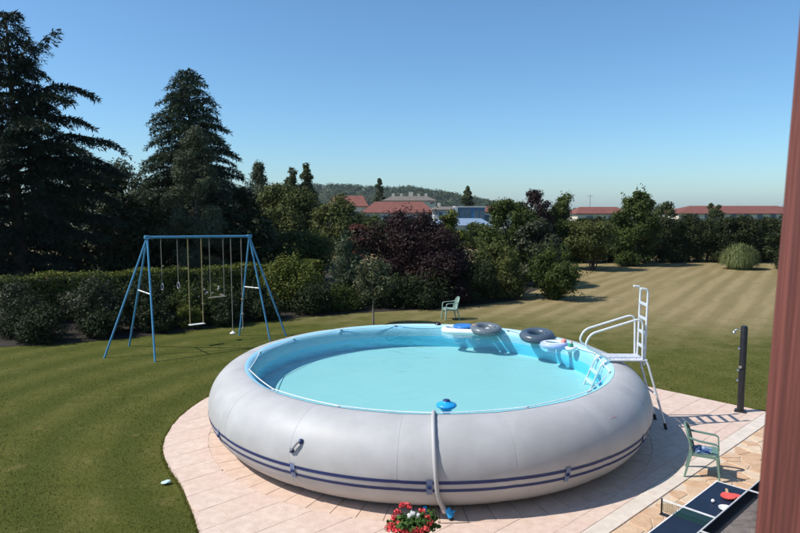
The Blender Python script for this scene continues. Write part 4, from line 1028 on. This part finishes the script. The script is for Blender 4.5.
def knot(o, wd):
    for z in (.0, .45, .9): MB().lathe([(0, .05), (.03, .03), (.035, 0), (.03, -.03), (0, -.05)], (0, 0, z), 10).build('knot', M_ROPEG, o)
hang('gym_rings', 'pair of gym rings hanging nearest the left legs of the swing', 'gym rings', (.12, .27), 1.25, M_ROPEG, .008, rings)
hang('rope_swing', 'white swing seat on thick yellow ropes', 'swing', (.37, .50), 2.48, M_ROPEY, .014, seat)
hang('trapeze', 'trapeze bar hanging right of the swing seat', 'trapeze', (.58, .72), 1.75, M_ROPEG, .008, bar)
hang('disc_swing', 'single rope with white disc seat near the ground', 'swing', (.80,), 2.86, M_ROPEG, .010, disc)
hang('climbing_rope', 'knotted climbing rope nearest the right legs of the swing', 'rope', (.91,), 2.78, M_ROPEG, .011, knot)

# litter on the lawn
lt = MB(); V = []
lt.lathe([(0, .03), (.06, .028), (.11, .02), (.12, .008), (.115, .0), (0, .0)], seg=10)
lt.v = [(x*1.1*(1+.15*math.sin(y*40)), y*.7, z*(1+.4*math.sin(x*30))) for x, y, z in lt.v]
lt = lt.build('plastic_lid', mat('pale_blue_plastic', (.45, .68, .72), (.55, .74, .76), 12, .4)); lt.location = (-3.39, 8.80, .035); lt.rotation_euler = (.1, -.05, .5); lt.scale = (.55, .55, .6)
tag(lt, 'crumpled pale blue plastic lid lying on the lawn by the terrace', 'lid')

# ------------------------------------------------------------------ grass blades on the nearer lawn
R = np.random.default_rng(77)
def in_patio(x, y, m_=0.0):
    dx, dy = x-PC.x, y-PC.y; a = dx*E2.x+dy*E2.y; b = dx*N2.x+dy*N2.y
    return (np.hypot(a, b) <= lim_np(a, b)+m_) | (b > 4.2)
n = 320000
y = 6.6*(24/6.6)**(R.uniform(0, 1, n)**.85); x = R.uniform(-.66, .66, n)*(y+.6)
# taller fringe where the mower misses the kerb of the terrace
ev = np.array([tuple(ab(a, b).to_2d()) for a, b in EDGE]); k_ = R.integers(0, len(ev)-1, 9000); tt2 = R.uniform(0, 1, 9000)
ex = ev[k_, 0]*(1-tt2)+ev[k_+1, 0]*tt2; ey_ = ev[k_, 1]*(1-tt2)+ev[k_+1, 1]*tt2; sc_ = 1+R.uniform(-.002, .010, 9000)
ex = PC.x+(ex-PC.x)*sc_; ey_ = PC.y+(ey_-PC.y)*sc_
keep = ~in_patio(x, y, -.03) & (R.uniform(0, 1, n) < np.clip(1.3-y/24, .2, 1)); x, y = np.concatenate([x[keep], ex]), np.concatenate([y[keep], ey_]); n = len(x)
hgt = R.uniform(.008, .026, n)*np.clip((26-y)/12, .2, 1)*(1+.25*np.sin(x*2.1)*np.sin(y*1.7)); hgt[-9000:] = R.uniform(.02, .065, 9000)*(.5+.5*np.sin(ex*9+ey_*7)**2); wd = .0020+.00034*y; an = R.uniform(0, 2*PI, n); ln = R.uniform(0, .9, n)*hgt; la = R.uniform(0, 2*PI, n)
T = np.empty((n, 3, 3)); bx_, by_ = np.cos(an)*wd, np.sin(an)*wd
T[:, 0] = np.stack([x-bx_, y-by_, np.zeros(n)-.002], 1); T[:, 1] = np.stack([x+bx_, y+by_, np.zeros(n)-.002], 1); T[:, 2] = np.stack([x+np.cos(la)*ln, y+np.sin(la)*ln, hgt], 1)
gr = npmesh('grass', T, 3, lawn_material(True))
nrm = np.stack([R.normal(size=n)*.28, R.normal(size=n)*.28, np.ones(n)], 1); nrm /= np.linalg.norm(nrm, axis=1, keepdims=True)
gr.data.normals_split_custom_set(np.repeat(nrm, 3, 0).astype(np.float32)); tag(gr, 'short mown grass of the lawn around the terrace', 'grass', kind='stuff')

# ------------------------------------------------------------------ far buildings
M_ROOFR = mat('red_roof_tiles', (.19, .068, .050), (.15, .054, .040), .8, .85, bump=.3, bscale=3)
M_ROOFG = mat('grey_brown_roof', (.17, .14, .12), (.13, .11, .095), .8, .85)
M_CREAM = mat('cream_wall', (.66, .60, .48), (.58, .52, .42), .5, .9)
M_WHITEW = mat('white_wall', (.55, .54, .52), (.46, .45, .43), .5, .9)
M_GLASS = mat('window_glass', (.05, .09, .13), (.08, .13, .18), 1, .12, spec=.6)
M_BLUEM = mat('blue_facade', (.06, .19, .36), (.05, .15, .30), .7, .35)
M_BLUER = mat('pale_blue_metal_roof', (.20, .27, .36), (.17, .24, .33), .5, .6)
def bld(name, label, cx, cy, L, D, hw, hr, wall, roofm, rz=0, windows=(), wz=1.6, ww=1.2, wh=1.3, over=.4, chim=(), cat='building', z=0):
    o = thing(name, label, cat, (cx, cy, z), rz)
    MB().box((0, 0, hw/2), (L, D, hw)).build('wall', wall, o)
    a, b_ = L/2+over, D/2+over
    V = [(-a, -b_, hw), (a, -b_, hw), (a, b_, hw), (-a, b_, hw), (-a+min(b_, L*.18), 0, hw+hr), (a-min(b_, L*.18), 0, hw+hr)] + [(-a, -b_, hw-.12), (a, -b_, hw-.12), (a, b_, hw-.12), (-a, b_, hw-.12)]
    rf_ = MB().add(V, [(0, 1, 5, 4), (1, 2, 5), (2, 3, 4, 5), (3, 0, 4), (6, 7, 1, 0), (7, 8, 2, 1), (8, 9, 3, 2), (9, 6, 0, 3), (9, 8, 7, 6)]).build('roof', roofm, o)
    for cx_, w_c, hc in chim: MB().box((cx_, .3, hw+hr*.8+hc/2), (w_c, .7, hc+.6)).build('chimney', M_CREAM, rf_)
    for wx in windows:
        f_ = MB().box((wx, -D/2-.02, wz), (ww+.16, .10, wh+.16)).build('window', M_WHITEW, o)
        MB().box((wx, -D/2-.075, wz), (ww, .02, wh)).build('pane', M_GLASS, f_)
    return o
bld('long_building', 'long low cream building with red tiled roof on the far right', 79, 150, 31, 12, 2.75, 1.75, M_CREAM, M_ROOFR, windows=[-12+3*i for i in range(9)], wz=2.0, cat='building')
bld('flat_annexe', 'flat cream annexe left of the long red roofed building', 68.5, 152, 9, 8, 2.75, .25, M_WHITEW, M_ROOFG, windows=[-2.5, 0, 2.5], wz=1.7)
h2 = bld('house_far', 'small red roofed house between the copper tree and the lone tree', 37.5, 120, 9.5, 7, 3.0, 1.2, M_CREAM, M_ROOFR, windows=[-2.5, 1.5], wz=1.9, cat='house'); h2.name = 'red_roofed_house'
MB().tube([(-1.5, 0, 4), (-1.5, 0, 6.6)], .05, 6).box((-1.5, 0, 6.2), (1.2, .05, .05)).build('aerial', M_BUCKLE, h2)
bld('red_roofed_hall', 'wide red roofed hall in the middle distance', -.3, 130, 14.0, 10, 3.1, 2.2, M_WHITEW, M_ROOFR, windows=[-5, -2.5, 0, 2.5, 5], wz=1.8)
bld('red_roofed_house', 'red roof peeping between the olive trees left of the hall', -11.3, 140, 8.5, 9, 4.4, 2.3, M_CREAM, M_ROOFR, windows=[-2, 2], wz=2.5, cat='house')
bld('chimney_house', 'grey roofed house with a row of chimneys behind the hall', 2.6, 175, 14, 9, 6.0, 1.25, M_CREAM, M_ROOFG, windows=[-4, 0, 4], wz=4.2, chim=[(-4.5, .8, .7), (-2.2, .6, .7), (.4, 1.2, 1.1), (2.6, .6, .6), (4.6, .7, .7)], cat='house')
bld('white_gable_house', 'white rendered house between the hall and the blue block', 8.3, 118, 4.2, 6, 3.7, .55, M_WHITEW, M_ROOFG, windows=[-.9, .9], wz=2.6, ww=.7, cat='house', chim=[(-1, .5, .5)])
bk = thing('blue_office_block', 'small flat roofed block with blue glazed facade', 'building', (12.2, 112, 0))
MB().box((0, 0, 2.05), (5.0, 5, 4.1)).build('wall', M_BLUEM, bk)
MB().box((0, 0, 4.2), (5.3, 5.3, .22)).build('roof', M_WHITEW, bk)
MB().box((-2.45, -2.56, 2.1), (.45, .2, 4.0)).build('corner_pillar', M_WHITEW, bk)
for i in range(3):
    for j in range(3):
        f_ = MB().box((-1.75+.72*i, -2.53, 3.55-.72*j), (.66, .06, .66)).build('window', M_WHITEW if False else M_BLUER, bk)
        MB().box((-1.75+.72*i, -2.575, 3.55-.72*j), (.56, .02, .56)).build('pane', M_GLASS, f_)
for i in range(2): MB().box((1.1+.9*i, -2.53, 3.0), (.7, .06, 1.6)).build('panel', mat('slate_panel', (.10, .14, .18), None, 1, .4), bk)
bld('blue_roofed_shed', 'low shed with pale blue metal roof below the blue block', 9.2, 95, 8.0, 6, 1.5, .95, M_WHITEW, M_BLUER, windows=[-2, 1], wz=1.0, wh=.8, cat='shed')
bld('red_roofed_house', 'low red roof just right of the blue block', 18.0, 125, 7.0, 7, 3.3, 1.0, M_CREAM, M_ROOFR, windows=[-1.5, 1.5], wz=2.0, cat='house')
# far single poplars
for lb, x, y, h, rr_, sd_ in (('far dark poplar rising behind the red roofed hall', -5.8, 180, 12.6, 1.9, 121), ('far dark poplar rising above the blue block', 17.6, 165, 9.9, 2.0, 122)):
    tree('poplar_tree', lb, 'poplar', (x, y, 0), 1.0, h, rr_, rr_, 40, 5500, .55, L_POPLAR, P_SPINDLE, sd_, .3, .42, group='far poplars')
# far belt of trees behind the gardens: one mass
R = np.random.default_rng(200); cl = []
for i in range(260):
    x = R.uniform(-120, 190); y_ = R.uniform(190, 260); r = R.uniform(2.2, 4.0); cl.append((x, y_, R.uniform(.5, 2.4)*1.0, r*.75))
tag(npmesh('distant_trees', cloud(R, cl, 42000, .75, .6), 4, L_POPLAR), 'band of distant trees along the horizon', 'trees', kind='stuff')

# ------------------------------------------------------------------ wooded hill on the horizon
HX = [-900, -620, -400, -200, -132, -85, -31, 16, 62, 109, 140, 171, 215, 520]
HZ = [0, 8, 22, 33, 35, 35, 31, 31.5, 25, 16, 8, 2, 0, 0]
def hill_h(x, y): return np.interp(x, HX, HZ)*np.exp(-((y-980)/190)**2)
nx, ny = 90, 24; xs = np.linspace(-900, 520, nx); ys = np.linspace(640, 1400, ny); V = []; F = []
for yy in ys:
    for xx in xs: V.append((xx, yy, float(hill_h(xx, yy))-1.0))
for j in range(ny-1):
    for i in range(nx-1): F.append((j*nx+i, j*nx+i+1, (j+1)*nx+i+1, (j+1)*nx+i))
M_HILL = mat('hill_ground', (.05, .062, .03), (.085, .088, .045), .01, .95)
tag(MB().add(V, F, True).build('hill', M_HILL), kind='structure')
L_WOOD = leafmat('distant_wood_leaf', (.028, .048, .020), (.070, .098, .040), scale=.03, trans=.1)
n = 3000; x = R.uniform(-620, 330, n); y_ = R.uniform(700, 1010, n); z = hill_h(x, y_); ok = z > 2.2; x, y_, z = x[ok], y_[ok], z[ok]
r = R.uniform(3.2, 6.5, len(x)); cl = np.stack([x, y_, z-1+r*.55, r], 1)
tag(npmesh('hill_wood', cloud(R, cl, 90000, 2.4, .7, .5, .7), 4, L_WOOD), 'wooded hilltop on the horizon behind the red roofs', 'woods', kind='stuff')

# ------------------------------------------------------------------ summer haze over the distance
hz = MB().box((0, 1725, 29.0), (4900, 3900, 62)).build('haze', bpy.data.materials.new('haze_air'))
hm = hz.data.materials[0]; hm.use_nodes = True; hn = hm.node_tree.nodes; hn.remove(hn['Principled BSDF'])
pv = hn.new('ShaderNodeVolumePrincipled'); pv.inputs['Color'].default_value = (.80, .88, 1.0, 1); pv.inputs['Density'].default_value = 0.0001; pv.inputs['Anisotropy'].default_value = 0.2
hm.node_tree.links.new(pv.outputs[0], hn['Material Output'].inputs['Volume'])
tag(hz, 'thin blue summer haze in the distance', 'haze', kind='stuff')
